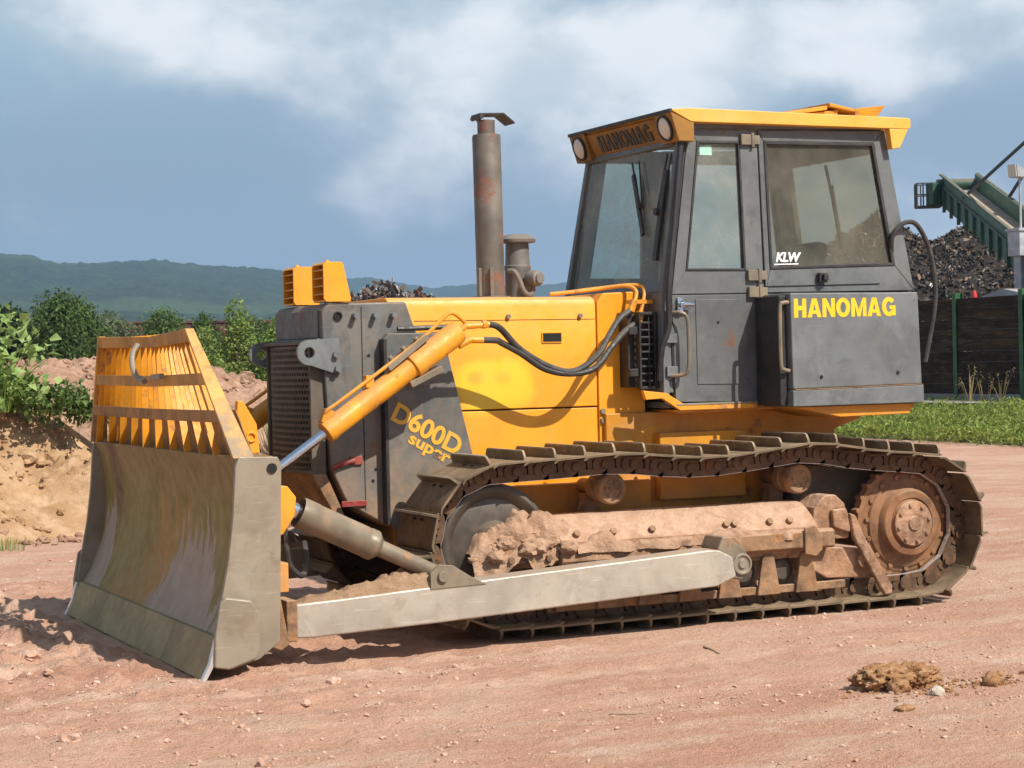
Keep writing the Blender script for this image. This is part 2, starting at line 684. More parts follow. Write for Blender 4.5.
M['roof'] = worn('roof_paint', (0.80, 0.41, 0.055), 0.45, var=0.08, dust=0.2, topdust=0.6, rust=0.10, rustc=(0.3, 0.13, 0.05), scale=2.2, bump=0.012, scratch=0.1, streak=0.1, dustc=(0.62, 0.46, 0.28))
M['clod'] = soil('clod_earth', ((0.32, 0.155, 0.065), (0.43, 0.235, 0.115), (0.51, 0.32, 0.19)), 5, 0.8, 30)
M['rail_upper'] = worn('shaded_upper_rail_paint', (0.46, 0.215, 0.03), 0.55, var=0.2, dust=0.3, topdust=0.3, rust=0.15, rustc=(0.2, 0.09, 0.04), scale=3, bump=0.02, dustc=(0.40, 0.23, 0.09))  # lighter than the lower rail, some front shade still mixed into the colour
M['yellow_dirty'] = worn('yellow_dirty', (0.66, 0.27, 0.012), 0.5, var=0.15, dust=0.3, topdust=0.5, lowmud=0.5, rust=0.2, scale=2.2, bump=0.03)
M['yellow_worn'] = worn('yellow_worn', (0.74, 0.30, 0.010), 0.5, chip=0.31, chipc=CHIP, var=0.15, dust=0.12, topdust=0.35, rust=0.22, rustc=(0.25, 0.11, 0.05), scale=3.2, bump=0.02, streak=0.2)
M['grey'] = worn('grey_paint', (0.108, 0.115, 0.114), 0.42, var=0.15, dust=0.20, topdust=0.3, rust=0.05, scale=2.1, bump=0.012, scratch=0.22, streak=0.14, dustc=(0.22, 0.205, 0.18), extra=scuffed((0.165, 0.17, 0.165), (0.07, 0.07, 0.068), 1.3))
M['grey_nose'] = worn('grey_nose', (0.105, 0.11, 0.106), 0.5, var=0.16, dust=0.26, topdust=0.5, lowmud=1.0, rust=0.10, scale=2.4, bump=0.02, scratch=0.35, streak=0.25, dustc=(0.30, 0.205, 0.13), extra=scuffed((0.17, 0.165, 0.15), (0.06, 0.06, 0.055), 4.1), lowz=(0.55, 1.50))
M['grey_box'] = worn('grey_box', (0.135, 0.148, 0.152), 0.40, var=0.14, dust=0.22, topdust=0.25, rust=0.04, scale=2.6, bump=0.012, scratch=0.18, streak=0.12, dustc=(0.25, 0.235, 0.21), extra=scuffed((0.19, 0.20, 0.20), (0.10, 0.105, 0.105), 7.7))
M['grille'] = worn('grille_metal', (0.10, 0.085, 0.065), 0.6, dust=0.5, topdust=0.2, scale=3, dustc=(0.22, 0.15, 0.09))
M['black'] = worn('black_metal', (0.02, 0.02, 0.02), 0.5, dust=0.15, topdust=0.3, scale=4, scratch=0.05, dustc=(0.18, 0.13, 0.1))
M['dark'] = plain('dark_cavity', (0.012, 0.011, 0.010), 0.9)
M['rubber'] = worn('rubber_hose', (0.03, 0.03, 0.028), 0.5, dust=0.25, topdust=0.3, scale=6, scratch=0, dustc=(0.2, 0.16, 0.12))


def blade_marks(k, v, col):
    """bare steel scoured through the olive coating in tongues rising from the edge"""
    s = k.sep(v)
    nf = k.noise(k.mapping(v, (1, 3.4, 0.55), loc=(0, 0.55, 0)), 2.6, 6, 0.62)
    n2 = k.noise(k.mapping(v, (1, 4.0, 0.3), loc=(0, 3.3, 0)), 2.6, 6, 0.62)
    n3 = k.noise(k.mapping(v, (1, 1.0, 0.8), loc=(0, 1.3, 0)), 1.7, 5, 0.6)
    n4 = k.noise(v, 16, 5, 0.6)

    def bump_at(c, w):
        d = k.math('ABSOLUTE', k.math('DIVIDE', k.math('SUBTRACT', s[1], c), w))
        return k.ramp(d, 1.0, 0.15)
    bare = k.math('ADD', k.math('MULTIPLY', bump_at(-0.70, 1.0), 0.56), k.math('MULTIPLY', bump_at(1.45, 0.36), 0.60))
    bare = k.math('ADD', bare, k.math('MULTIPLY', bump_at(-1.75, 0.5), 0.25))
    orange = k.math('ADD', k.math('MULTIPLY', bump_at(-0.25, 1.35), 0.66), k.math('MULTIPLY', bump_at(1.30, 0.30), 0.25))
    jag = k.math('MULTIPLY', k.math('SUBTRACT', nf, 0.42), 1.7)
    f = k.ramp(k.math('SUBTRACT', k.math('ADD', bare, jag), s[2]), -0.01, 0.035)
    f = k.math('MULTIPLY', f, k.ramp(bare, 0.05, 0.25))
    f2 = k.ramp(k.math('SUBTRACT', k.math('ADD', orange, k.math('MULTIPLY', jag, 0.9)), s[2]), -0.10, 0.12)
    streak_ = k.math('MULTIPLY', bump_at(1.22, 0.22), k.ramp(k.math('ADD', s[2], k.math('MULTIPLY', nf, 0.5)), 0.85, 1.05))
    col = k.mix(k.math('MULTIPLY', k.ramp(n3, 0.38, 0.64), 0.75), col, (0.255, 0.205, 0.066))
    col = k.mix(k.math('MULTIPLY', k.ramp(s[2], 0.85, 1.12), 0.55), col, (0.215, 0.14, 0.07))
    col = k.mix(k.math('MULTIPLY', streak_, 0.8), col, (0.10, 0.05, 0.03))
    col = k.mix(k.math('MULTIPLY', f2, k.ramp(n2, 0.34, 0.58, 0.15, 0.95)), col, (0.37, 0.19, 0.045))
    col = k.mix(f, col, k.mix(k.math('ADD', k.math('MULTIPLY', n2, 0.6), k.math('MULTIPLY', n4, 0.4)), (0.28, 0.21, 0.15), (0.44, 0.355, 0.28)))
    return col


M['blade'] = worn('blade_steel', (0.22, 0.165, 0.040), 0.5, spec=0.22, metal=0.0, var=0.08, dust=0.08, topdust=0.4, lowmud=0.0, rust=0.0, scale=1.6, bump=0.015, scratch=0.05, streak=0.0, dustc=(0.2, 0.13, 0.06), extra=blade_marks)
M['edge'] = worn('edge_steel', (0.33, 0.25, 0.115), 0.5, spec=0.25, metal=0.0, var=0.15, dust=0.25, topdust=0.3, scale=2, bump=0.015, scratch=0.2, dustc=(0.24, 0.19, 0.12))
M['polish'] = worn('polished_steel', (0.8, 0.8, 0.8), 0.25, metal=0.7, var=0.05, dust=0.05, topdust=0.1, scale=4, bump=0.01, scratch=0.1)
M['endplate'] = worn('end_plate_steel', (0.27, 0.225, 0.165), 0.45, metal=0.2, var=0.12, dust=0.2, topdust=0.4, scale=2, bump=0.015, scratch=0.4, streak=0.15, dustc=(0.33, 0.25, 0.17), extra=scuffed((0.36, 0.315, 0.24), (0.21, 0.16, 0.10), 5.5))
M['arm'] = worn('push_arm_steel', (0.50, 0.455, 0.375), 0.34, metal=0.4, var=0.12, dust=0.2, topdust=0.75, scale=2.2, bump=0.012, scratch=0.45, streak=0.12, dustc=(0.36, 0.25, 0.17), extra=scuffed((0.60, 0.56, 0.48), (0.38, 0.32, 0.24), 2.9))
M['strut'] = worn('strut_paint', (0.20, 0.165, 0.115), 0.5, metal=0.2, var=0.2, dust=0.35, topdust=0.5, rust=0.25, rustc=(0.3, 0.14, 0.05), scale=3, bump=0.02, dustc=(0.34, 0.24, 0.16))
M['shoe'] = worn('track_shoe', (0.155, 0.115, 0.07), 0.45, metal=0.3, var=0.2, dust=0.30, topdust=0.55, rust=0.2, rustc=(0.14, 0.07, 0.03), scale=4, bump=0.03, scratch=0.2, dustc=(0.36, 0.25, 0.15), extra=shoe_wear)
M['link'] = worn('track_link', (0.10, 0.055, 0.028), 0.55, metal=0.2, var=0.25, dust=0.3, topdust=0.4, rust=0.3, rustc=(0.17, 0.07, 0.025), scale=5, bump=0.04, scratch=0.1, dustc=(0.30, 0.18, 0.1))
M['wheel'] = worn('wheel_steel', (0.085, 0.07, 0.055), 0.45, metal=0.3, var=0.15, dust=0.35, topdust=0.4, scale=3, bump=0.02, scratch=0.1, dustc=(0.2, 0.14, 0.1))
M['final'] = worn('final_drive', (0.22, 0.10, 0.04), 0.65, var=0.3, dust=0.5, topdust=0.5, rust=0.25, rustc=(0.18, 0.07, 0.03), scale=4, bump=0.05, scratch=0.1, dustc=(0.38, 0.22, 0.13))
M['tframe'] = worn('frame_dust', (0.30, 0.16, 0.085), 0.85, var=0.3, dust=0.75, topdust=0.85, rust=0.25, rustc=(0.17, 0.085, 0.04), scale=4.3, bump=0.24, scratch=0.1, dustc=(0.52, 0.335, 0.225))
M['guardpl'] = worn('roller_guard', (0.22, 0.125, 0.06), 0.7, var=0.3, dust=0.55, topdust=0.7, rust=0.35, rustc=(0.30, 0.13, 0.045), scale=6, bump=0.11, dustc=(0.44, 0.28, 0.175))
M['chrome'] = plain('chrome_rod', (0.62, 0.66, 0.72), 0.18, 1.0)
M['exhaust'] = worn('exhaust_pipe', (0.17, 0.15, 0.125), 0.55, metal=0.3, var=0.2, dust=0.2, topdust=0.2, rust=0.30, rustc=(0.20, 0.075, 0.045), scale=3.5, bump=0.02, scratch=0.05, dustc=(0.22, 0.17, 0.13))
M['intake'] = worn('intake_paint', (0.16, 0.15, 0.135), 0.5, var=0.2, dust=0.3, topdust=0.3, rust=0.2, scale=4, bump=0.02, dustc=(0.25, 0.2, 0.16))
M['letter'] = worn('yellow_lettering', (0.85, 0.52, 0.012), 0.5, var=0.04, dust=0.08, topdust=0, scale=9, bump=0, scratch=0)
M['letter_worn'] = worn('worn_lettering', (0.72, 0.38, 0.03), 0.5, var=0.06, dust=0.25, topdust=0, scale=3, bump=0, scratch=0.1, chip=0.37, chipc=(0.13, 0.12, 0.10))
M['letter_black'] = plain('black_lettering', (0.02, 0.02, 0.02), 0.5)
M['white'] = plain('white_sticker', (0.85, 0.85, 0.85), 0.5)
M['lens'] = plain('lamp_lens', (0.62, 0.58, 0.5), 0.2)
M['redpaint'] = worn('red_paint', (0.30, 0.03, 0.025), 0.5, dust=0.3, topdust=0.3, scale=6)
M['glass'] = glassmat('cab_glass', (0.87, 0.94, 0.91), 0.34, (0.56, 0.57, 0.50))
M['glass_rear'] = glassmat('cab_glass_dusty', (0.87, 0.86, 0.79), 0.24, (0.46, 0.42, 0.32))
M['interior'] = worn('cab_interior', (0.13, 0.115, 0.095), 0.7, dust=0.2, topdust=0.3, scale=3, bump=0, dustc=(0.25, 0.2, 0.15))
M['mud'] = soil('dried_mud', ((0.30, 0.19, 0.115), (0.38, 0.245, 0.15), (0.46, 0.31, 0.20)), 6, 0.7, 40)
M['mud_pink'] = soil('dried_mud_pink', ((0.40, 0.24, 0.15), (0.48, 0.30, 0.195), (0.56, 0.37, 0.255)), 6, 0.7, 40)
# ================================================================== the setting
M['ground'] = soil('red_dirt', ((0.49, 0.258, 0.173), (0.58, 0.360, 0.252), (0.63, 0.432, 0.318)), 0.40, 0.9, 30, pale=(0.66, 0.50, 0.39))
M['ochre'] = soil('ochre_soil', ((0.31, 0.185, 0.095), (0.43, 0.275, 0.155), (0.50, 0.345, 0.215)), 1.1, 0.6, 14)
M['pinksoil'] = soil('pink_soil', ((0.27, 0.155, 0.10), (0.39, 0.24, 0.16), (0.47, 0.31, 0.22)), 1.4, 1.0, 12)
M['verge'] = soil('verge_soil', ((0.10, 0.09, 0.03), (0.13, 0.13, 0.04), (0.16, 0.17, 0.05)), 0.6, 0.5, 10)


def axis(lo, hi, fine, far, growth=1.16):
    mid = list(np.arange(lo, hi+fine/2, fine))
    st, v, left = fine, lo, []
    while v > -far:
        st *= growth
        v -= st
        left.append(v)
    st, v, right = fine, hi, []
    while v < far:
        st *= growth
        v += st
        right.append(v)
    return np.array(left[::-1]+mid+right)


gxs = axis(-6.0, 6.0, 0.035, 6200)
gys = axis(-6.2, 6.0, 0.035, 6200)
GX, GY = np.meshgrid(gxs, gys)


def ground_h(x, y):
    d = np.hypot(x-0, y-0)
    near = np.exp(-(np.maximum(d-9, 0)/12)**2)
    h = 0.030*fbm(x*0.55, y*0.8, 3, 4)
    fine = fbm(x*2.6, y*3.6, 21, 5, 0.58)
    crumb = np.maximum(0, fbm(x*7.0, y*8.0, 41, 4, 0.6)-0.05)
    # rough churned soil round the blade, smoother rolled dirt elsewhere
    churn = np.exp(-(((x+2.6)/1.9)**2+((y-0.2)/2.6)**2))
    churn2 = np.exp(-(((x+4.0)/2.2)**2+((y-2.0)/3.0)**2))
    c = np.clip(churn+churn2, 0, 1.2)
    h = h*0.7+fine*(0.006+0.050*c)+crumb*(0.015+0.08*c)+0.008*np.maximum(0, fbm(x*16, y*16, 91, 3, 0.6))
    # ruts of the crawler running along x
    for y0 in (-3.4, -2.55, 2.9):
        h -= 0.014*np.exp(-((y-y0-0.25*np.sin(x*0.25))/0.16)**2)
    # faint lug prints left by earlier passes
    for y0, ph in ((-2.9, 0.3), (-4.6, 1.1)):
        yy = y-y0-0.10*(x+2)
        win = np.exp(-(yy/0.22)**4)*np.clip(0.5+2.2*vnoise(x*0.7, y*0.7, 63), 0, 1)
        h = h-0.010*win*np.clip(np.sin(x*2*np.pi/0.2+ph)*2.2-0.9, 0, 1)
    lug = 0.010*np.sin(x*2*np.pi/0.2)*np.exp(-((y+0.94)/0.35)**2)*(x < -0.6)
    h = h+lug
    # pressed flat under the machine
    t = np.exp(-(np.maximum(np.abs(np.abs(y)-0.94)-0.30, 0)/0.10)**2)*np.exp(-(np.maximum(np.abs(x-0.9)-1.75, 0)/0.15)**2)
    h = h*(1-0.85*t)-0.004*t
    e = np.exp(-((x+2.6)/0.12)**2)*(np.abs(y) < 1.7)
    h = h*(1-0.8*e)-0.0*e
    return h*near-0.012


GZ = ground_h(GX, GY)
me = np_mesh('ground', np.stack([GX, GY, GZ], -1).reshape(-1, 3), grid_faces(len(gxs), len(gys)), True)
tag(link_mesh('ground', me, M['ground']), kind='structure')

# ---- loose stones and crumbs
ICO = None


def ico(sub=1):
    t = bmesh.new()
    bmesh.ops.create_icosphere(t, subdivisions=sub, radius=1)
    v = np.array([list(q.co) for q in t.verts])
    f = np.array([[q.index for q in p.verts] for p in t.faces])
    t.free()
    return v, f


def rocks(name, pos, size, mat, seed=0, sub=1, flat=0.65, kind='stuff', parent=None):
    r = np.random.default_rng(seed)
    v, f = ico(sub)
    n = len(pos)
    V = np.repeat(v[None], n, 0)
    V = V*(1+r.uniform(-0.32, 0.32, (n, len(v), 1)))
    V = V*np.stack([r.uniform(0.7, 1.3, n), r.uniform(0.7, 1.3, n), r.uniform(0.45, 0.9, n)*flat/0.65], -1)[:, None, :]
    a = r.uniform(0, 2*np.pi, n)
    c, s = np.cos(a)[:, None], np.sin(a)[:, None]
    X = V[..., 0]*c-V[..., 1]*s
    Y = V[..., 0]*s+V[..., 1]*c
    V = np.stack([X, Y, V[..., 2]], -1)*np.asarray(size)[:, None, None]+np.asarray(pos)[:, None, :]
    F = (f[None]+(np.arange(n)*len(v))[:, None, None]).reshape(-1, 3)
    o = link_mesh(name, np_mesh(name, V.reshape(-1, 3), F, False), mat, parent)
    if kind:
        tag(o, kind=kind)
    return o


n = 30000
px = np.concatenate([nr.uniform(-7, 7, n//2), nr.uniform(-4.5, 3, n//2)])
py = np.concatenate([nr.uniform(-6.5, 8, n//2), nr.uniform(-6.5, -1.2, n//2)])
sz = 0.0026*(1+nr.pareto(2.5, n))
sz = np.clip(sz, 0.002, 0.016)
clump = fbm(px*0.9, py*1.1, 77, 3) > -0.12
px, py, sz = px[clump], py[clump], sz[clump]
M['stone'] = soil('crumbled_dirt', ((0.42, 0.24, 0.165), (0.54, 0.345, 0.25), (0.66, 0.50, 0.40)), 2.5, 0.3, 30)
o = rocks('loose_stones', np.stack([px, py, ground_h(px, py)+sz*0.25], -1), sz, M['stone'], 3)
tag(o, 'small crumbs of dirt and pale stone scattered over the red ground', 'stones')

# churned clods round the blade
n = 500
px = nr.normal(-3.1, 1.2, n)
py = nr.normal(0.3, 1.6, n)
ok = ~((px > -2.75) & (np.abs(py) < 1.9))
px, py = px[ok], py[ok]
sz = np.clip(0.010*(1+nr.pareto(2.5, len(px))), 0.008, 0.045)
o = rocks('soil_crumbs', np.stack([px, py, ground_h(px, py)+sz*0.2], -1), sz, M['stone'], 8, 2)
tag(o, 'churned crumbs of red soil lying in front of the blade', 'soil')



def gz(x, y):
    return float(ground_h(np.array([x]), np.array([y]))[0])


# ---- single clods and stones on the open ground
b = MB()
b.blob((0.30, -3.72, gz(0.3, -3.72)+0.05), (0.17, 0.12, 0.070), 3, 5, 0.30, 2.6)
b.blob((0.45, -3.76, gz(0.45, -3.76)+0.045), (0.12, 0.10, 0.068), 7, 5, 0.30, 2.6)
tag(b.obj('earth_clod', M['clod'], None, 0, angle=80), 'large ochre clod of crumbly earth on the red ground right of the bulldozer', 'clod')
b = MB()
b.blob((0.275, -3.86, gz(0.275, -3.86)+0.025), (0.06, 0.05, 0.042), 5, 3, 0.4, 2.0)
tag(b.obj('earth_clod', M['clod'], None, 0, angle=80), 'small lump of ochre earth broken off in front of the large clod', 'clod')
b = MB()
b.blob((0.79, -3.93, gz(0.79, -3.93)+0.02), (0.055, 0.05, 0.04), 9, 3, 0.35, 2.0)
tag(b.obj('earth_clod', M['clod'], None, 0, angle=80), 'small brown lump of earth lying alone near the right edge', 'clod')
b = MB()
b.blob((0.375, -4.03, gz(0.375, -4.03)+0.014), (0.040, 0.03, 0.027), 11, 3, 0.5, 1.3)
tag(b.obj('stone', plain('pale_stone', (0.48, 0.40, 0.32), 0.9), None, 0, angle=30), 'pale whitish stone in front of the large ochre clod', 'stone')
b = MB()
b.blob((0.03, -4.25, gz(0.03, -4.25)+0.008), (0.05, 0.035, 0.02), 14, 3, 0.4, 2)
tag(b.obj('earth_clod', M['clod'], None, 0, angle=80), 'flat crumb of brown earth nearest the camera below the large clod', 'clod')
cr = nr.normal(0, 1, (160, 2))*np.array([0.32, 0.12])+np.array([0.55, -3.85])
sz = np.clip(0.006*(1+nr.pareto(2.2, 160)), 0.005, 0.03)
o = rocks('clod_crumbs', np.stack([cr[:, 0], cr[:, 1], ground_h(cr[:, 0], cr[:, 1])+sz*0.3], -1), sz, M['clod'], 13, 2)
tag(o, 'ochre crumbs strewn around the large clod', 'crumbs')
M['wood'] = worn('dead_wood', (0.20, 0.14, 0.09), 0.8, dust=0.3, scale=8, bump=0.05)
b = MB()
b.tube([(0.24, -2.05, gz(0.24, -2.05)), (0.21, -2.12, gz(0.21, -2.12)+0.006), (0.20, -2.2, gz(0.2, -2.2)+0.004), (0.17, -2.34, gz(0.17, -2.34))], 0.006, 6, 3)
tag(b.obj('twig', M['wood'], None, 0), 'thin dry twig on the bare ground behind the clods', 'twig')
b = MB()
b.tube([(-1.22, -3.67, gz(-1.22, -3.67)), (-1.15, -3.70, gz(-1.15, -3.70)+0.004), (-1.06, -3.70, gz(-1.06, -3.70))], 0.008, 6, 3)
tag(b.obj('twig', M['wood'], None, 0), 'short dark stick lying on the ground in the foreground', 'twig')

# ---- soil heaps at the left


def heap(name, cx, cy, rx, ry, h, rot, mat, seed, res=0.05, amp=0.22, power=2.2, flat=0.0):
    n = int(2*max(rx, ry)*1.15/res)
    u = np.linspace(-1.15, 1.15, n)
    U, V = np.meshgrid(u, u)
    X0, Y0 = U*rx, V*ry
    c, s = math.cos(rot), math.sin(rot)
    X = cx+X0*c-Y0*s
    Y = cy+X0*s+Y0*c
    r = np.sqrt(U*U+V*V)+0.22*fbm(U*2.2, V*2.2, seed, 3)
    f = np.clip(1.0-np.clip(r-flat, 0, None)/(1.0-flat), -0.2, 1.0)
    f = np.sign(f)*np.abs(f)**0.95
    Z = h*(f*(1.35-0.35*np.clip(f, 0, 1)))
    rough = fbm(X*1.2, Y*1.2, seed+3, 6, 0.6)*amp+np.maximum(0, fbm(X*4, Y*4, seed+9, 4, 0.6))*amp*0.6+np.abs(fbm(X*9, Y*9, seed+15, 3, 0.6))*amp*0.22
    Z = Z+rough*np.clip(f*4, 0, 1)
    Z = np.where(f < 0, -0.12+f*0.3, Z-0.03)
    o = link_mesh(name, np_mesh(name, np.stack([X, Y, Z], -1).reshape(-1, 3), grid_faces(n, n), True), mat)
    return o, (X, Y, Z, f)


h1, H1 = heap('soil_heap', -3.5, 9.9, 4.3, 2.7, 1.50, 0.0, M['ochre'], 5, 0.04, 0.30, flat=0.32)
tag(h1, 'heap of ochre soil with weeds on top at the left edge', 'soil heap')
h2, H2 = heap('soil_heap', 0.80, 15.4, 4.8, 3.4, 1.72, 0.12, M['pinksoil'], 8, 0.045, 0.24, flat=0.24)
tag(h2, 'long heap of pinkish stony soil behind the blade and radiator', 'soil heap')


def heap_z(H, x, y):
    X, Y, Z, f = H
    i = np.argmin((X-x)**2+(Y-y)**2)
    return float(Z.ravel()[i])


def on_heap(H, n, seed, lo=0.05):
    r = np.random.default_rng(seed)
    X, Y, Z, f = [a.ravel() for a in H]
    ok = np.nonzero(f > lo)[0]
    i = r.choice(ok, n)
    return np.stack([X[i], Y[i], Z[i]], -1)


for H, mat, sd_, nm, lb in ((H1, M['ochre'], 4, 'heap_rubble', 'clods and crumbs of ochre soil lying on the left heap'), (H2, M['pinksoil'], 6, 'heap_rubble', 'stones and lumps lying on the pinkish heap')):
    P = on_heap(H, 1500, sd_)
    s_z = np.clip(0.025*(1+np.random.default_rng(sd_).pareto(2.4, len(P))), 0.02, 0.17)
    o = rocks(nm, P, s_z, mat, sd_+1, 2)
    tag(o, lb, 'rubble')
# rubble strip at the foot of the left heap
n = 700
px = nr.uniform(-4.5, 1.5, n)
py = 8.2+nr.normal(0, 0.5, n)-0.0*px
sz = np.clip(0.03*(1+nr.pareto(2.4, n)), 0.02, 0.16)
o = rocks('heap_rubble', np.stack([px, py, np.full(n, 0.0)], -1), sz, M['pinksoil'], 31, 2)
tag(o, 'brown rubble strewn along the foot of the left heap', 'rubble')


# ---- foliage
def leaf_quads(P, size, nrm_up=0.35, seed=0, aspect=0.55, bend=True):
    """one folded leaf (two quads) per point"""
    r = np.random.default_rng(seed)
    n = len(P)
    d = r.normal(size=(n, 3))
    d /= np.linalg.norm(d, axis=1, keepdims=True)
    nn = r.normal(size=(n, 3))
    nn[:, 2] = np.abs(nn[:, 2])+nrm_up*2
    nn -= d*(nn*d).sum(1, keepdims=True)
    nn /= np.linalg.norm(nn, axis=1, keepdims=True)
    sd2 = np.cross(d, nn)
    size = np.broadcast_to(np.asarray(size), (n,))[:, None]
    L, Wd = size, size*aspect
    a = P
    m_ = P+d*L*0.5-nn*L*0.05
    e = P+d*L-nn*L*0.22
    lft = P+d*L*0.45+sd2*Wd*0.5+nn*L*0.08
    rgt = P+d*L*0.45-sd2*Wd*0.5+nn*L*0.08
    V = np.stack([a, lft, e, m_, rgt], 1).reshape(-1, 3)
    i = np.arange(n)[:, None]*5
    F = np.concatenate([i+np.array([[0, 1, 2, 3]]), i+np.array([[0, 3, 2, 4]])], 0)
    return V, F


def crown_points(lobes, n, seed, shell=0.55):
    """points in lumpy ellipsoid lobes (cx, cy, cz, rx, ry, rz), denser near the outside"""
    r = np.random.default_rng(seed)
    lob = np.array(lobes)
    w = lob[:, 3]*lob[:, 4]*lob[:, 5]
    w = w**0.75
    i = r.choice(len(lob), n, p=w/w.sum())
    d = r.normal(size=(n, 3))
    d /= np.linalg.norm(d, axis=1, keepdims=True)
    rad = (shell+(1-shell)*r.uniform(0, 1, n)**0.7)*r.uniform(0.75, 1.12, n)
    g = np.sin(d[:, 0]*5+i)*np.sin(d[:, 1]*6+i*2)*np.sin(d[:, 2]*5+i*3)
    keep = g > -0.35*r.uniform(0.4, 1.4, n)
    P = lob[i, :3]+d*rad[:, None]*lob[i, 3:]*(1+0.18*g)[:, None]
    return P[keep]


M['bark'] = worn('bark', (0.10, 0.075, 0.05), 0.9, dust=0.2, scale=3, bump=0.08)


def tree(name, x, y, w, h, seed, mat, label, cat, n=5000, leaf=0.22, group=None, trunk=0.3, lobes=None, z0=0.0, aspect=0.55, shell=0.55):
    r = random.Random(seed)
    root = empty(name, (x, y, z0))
    tag(root, label, cat, group)
    if lobes is None:
        lobes = []
        for i in range(11):
            a, q = r.uniform(0, 6.28), r.uniform(0.1, 0.85)
            zz = r.uniform(trunk, 0.86)
            rr = (1-abs(zz-0.5)*0.9)*w*0.36*q
            s_ = r.uniform(0.17, 0.30)*w
            lobes.append((math.cos(a)*rr, math.sin(a)*rr, zz*h, s_, s_, s_*r.uniform(0.7, 1.0)))
        lobes.append((0, 0, h*0.86, w*0.2, w*0.2, h*0.13))
        lobes.append((0, 0, h*0.55, w*0.36, w*0.36, h*0.28))
    P = crown_points(lobes, n, seed, shell)
    rs = np.random.default_rng(seed)
    V, F = leaf_quads(P, leaf*rs.uniform(0.6, 1.3, len(P)), 0.35, seed, aspect)
    link_mesh('crown', np_mesh('crown', V, F, False), mat, root)
    b = MB()
    b.tube([(0, 0, -0.1), (0.02*w, 0, h*0.25), (0, 0.02*w, h*0.5), (0, 0, h*0.75)], 0.035*min(w, h), 7, 3)
    for i in range(5):
        l = lobes[i % len(lobes)]
        b.tube([(0, 0, h*0.25), (l[0]*0.5, l[1]*0.5, (h*0.25+l[2])*0.5+0.02*h), (l[0], l[1], l[2])], 0.014*min(w, h), 5, 2)
    b.obj('trunk', M['bark'], root, 0)
    return root


G_dark = leafmat('dark_foliage', (0.022, 0.045, 0.012), (0.055, 0.10, 0.025))
G_tree = leafmat('tree_foliage', (0.030, 0.06, 0.014), (0.10, 0.17, 0.04))
G_mid = leafmat('mid_foliage', (0.045, 0.085, 0.02), (0.13, 0.20, 0.05))
G_pale = leafmat('grey_green_foliage', (0.06, 0.085, 0.04), (0.15, 0.19, 0.09))
G_light = leafmat('pale_foliage', (0.085, 0.14, 0.03), (0.26, 0.34, 0.085))
G_weed = leafmat('weed_foliage', (0.07, 0.13, 0.02), (0.22, 0.33, 0.07))
G_big = leafmat('broad_leaf', (0.13, 0.22, 0.05), (0.34, 0.46, 0.16), 0.45)
G_grass = leafmat('grass', (0.07, 0.115, 0.016), (0.29, 0.34, 0.07))
G_straw = leafmat('straw', (0.26, 0.20, 0.09), (0.42, 0.33, 0.15))

tree('round_tree', 11.7, 68.5, 4.3, 4.9, 3, G_tree, 'dark green round tree left of the blade, in front of the hill', 'tree', 14000, 0.2)
tree('bushy_tree', 9.9, 70.5, 3.4, 4.6, 8, G_dark, 'dark bushy tree half hidden by the weeds at the left', 'tree', 7000, 0.26)
for i, (x, y, w, h, m_, lb) in enumerate((
        (14.1, 71.0, 3.4, 4.3, G_pale, 'low grey-green bush just right of the round dark tree'),
        (16.6, 72.0, 3.6, 4.2, G_mid, 'low bush behind the left half of the spill guard'),
        (18.6, 72.0, 2.6, 4.3, G_tree, 'dark pointed bush behind the middle of the spill guard'),
        (20.9, 72.5, 3.6, 4.1, G_mid, 'low dark bush behind the right end of the spill guard'))):
    tree('bush', x, y, w, h, 20+i, m_, lb, 'bush', 6500, 0.19, 'bushes along the far edge of the yard', 0.15)
tree('tall_shrub', 10.75, 41.5, 1.6, 3.75, 41, G_light, 'tall pale green shrub behind the pinkish heap, left of the radiator', 'shrub', 6500, 0.12, None, 0.12)
tree('shrub', 9.75, 41.3, 1.7, 2.9, 42, G_light, 'shorter pale shrub directly behind the top corner of the spill guard', 'shrub', 5600, 0.12, None, 0.1)
tree('shrub', 11.8, 40.9, 1.7, 3.1, 43, G_weed, 'mid green shrub touching the radiator grille from behind', 'shrub', 5600, 0.12, None, 0.1)
tree('shrub', 8.8, 42.5, 1.5, 2.5, 44, G_mid, 'dark green shrub behind the spill guard, lowest of the row', 'shrub', 4500, 0.12, None, 0.1)

# weeds on the left heap
lob = [(-0.55, 0, 0.42, 0.55, 0.45, 0.30), (0.1, -0.1, 0.30, 0.45, 0.4, 0.26), (-0.2, 0.1, 0.62, 0.36, 0.36, 0.25), (0.35, 0.0, 0.24, 0.35, 0.35, 0.2), (-0.9, 0.1, 0.55, 0.4, 0.4, 0.3)]
tree('bramble', -1.85, 9.25, 2.0, 0.9, 51, G_weed, 'tangle of green weeds growing over the top of the left heap', 'weeds', 4200, 0.085, None, 0.1, lob, 1.22, 0.7, 0.3)
lob = [(-0.2, 0, 0.15, 0.42, 0.35, 0.22), (0.3, 0.05, 0.05, 0.40, 0.3, 0.16), (0.62, 0, -0.05, 0.25, 0.2, 0.12)]
tree('bramble', -0.95, 8.85, 1.0, 0.3, 52, G_mid, 'darker weeds trailing down the right flank of the left heap', 'weeds', 2200, 0.07, None, 0.0, lob, 1.2, 0.7, 0.3)
root = empty('broadleaf_plant', (-1.78, 8.75, 1.25))
tag(root, 'large-leaved plant with broad pale leaves at the left edge', 'plant')
b = MB()
lp, ls = [], []
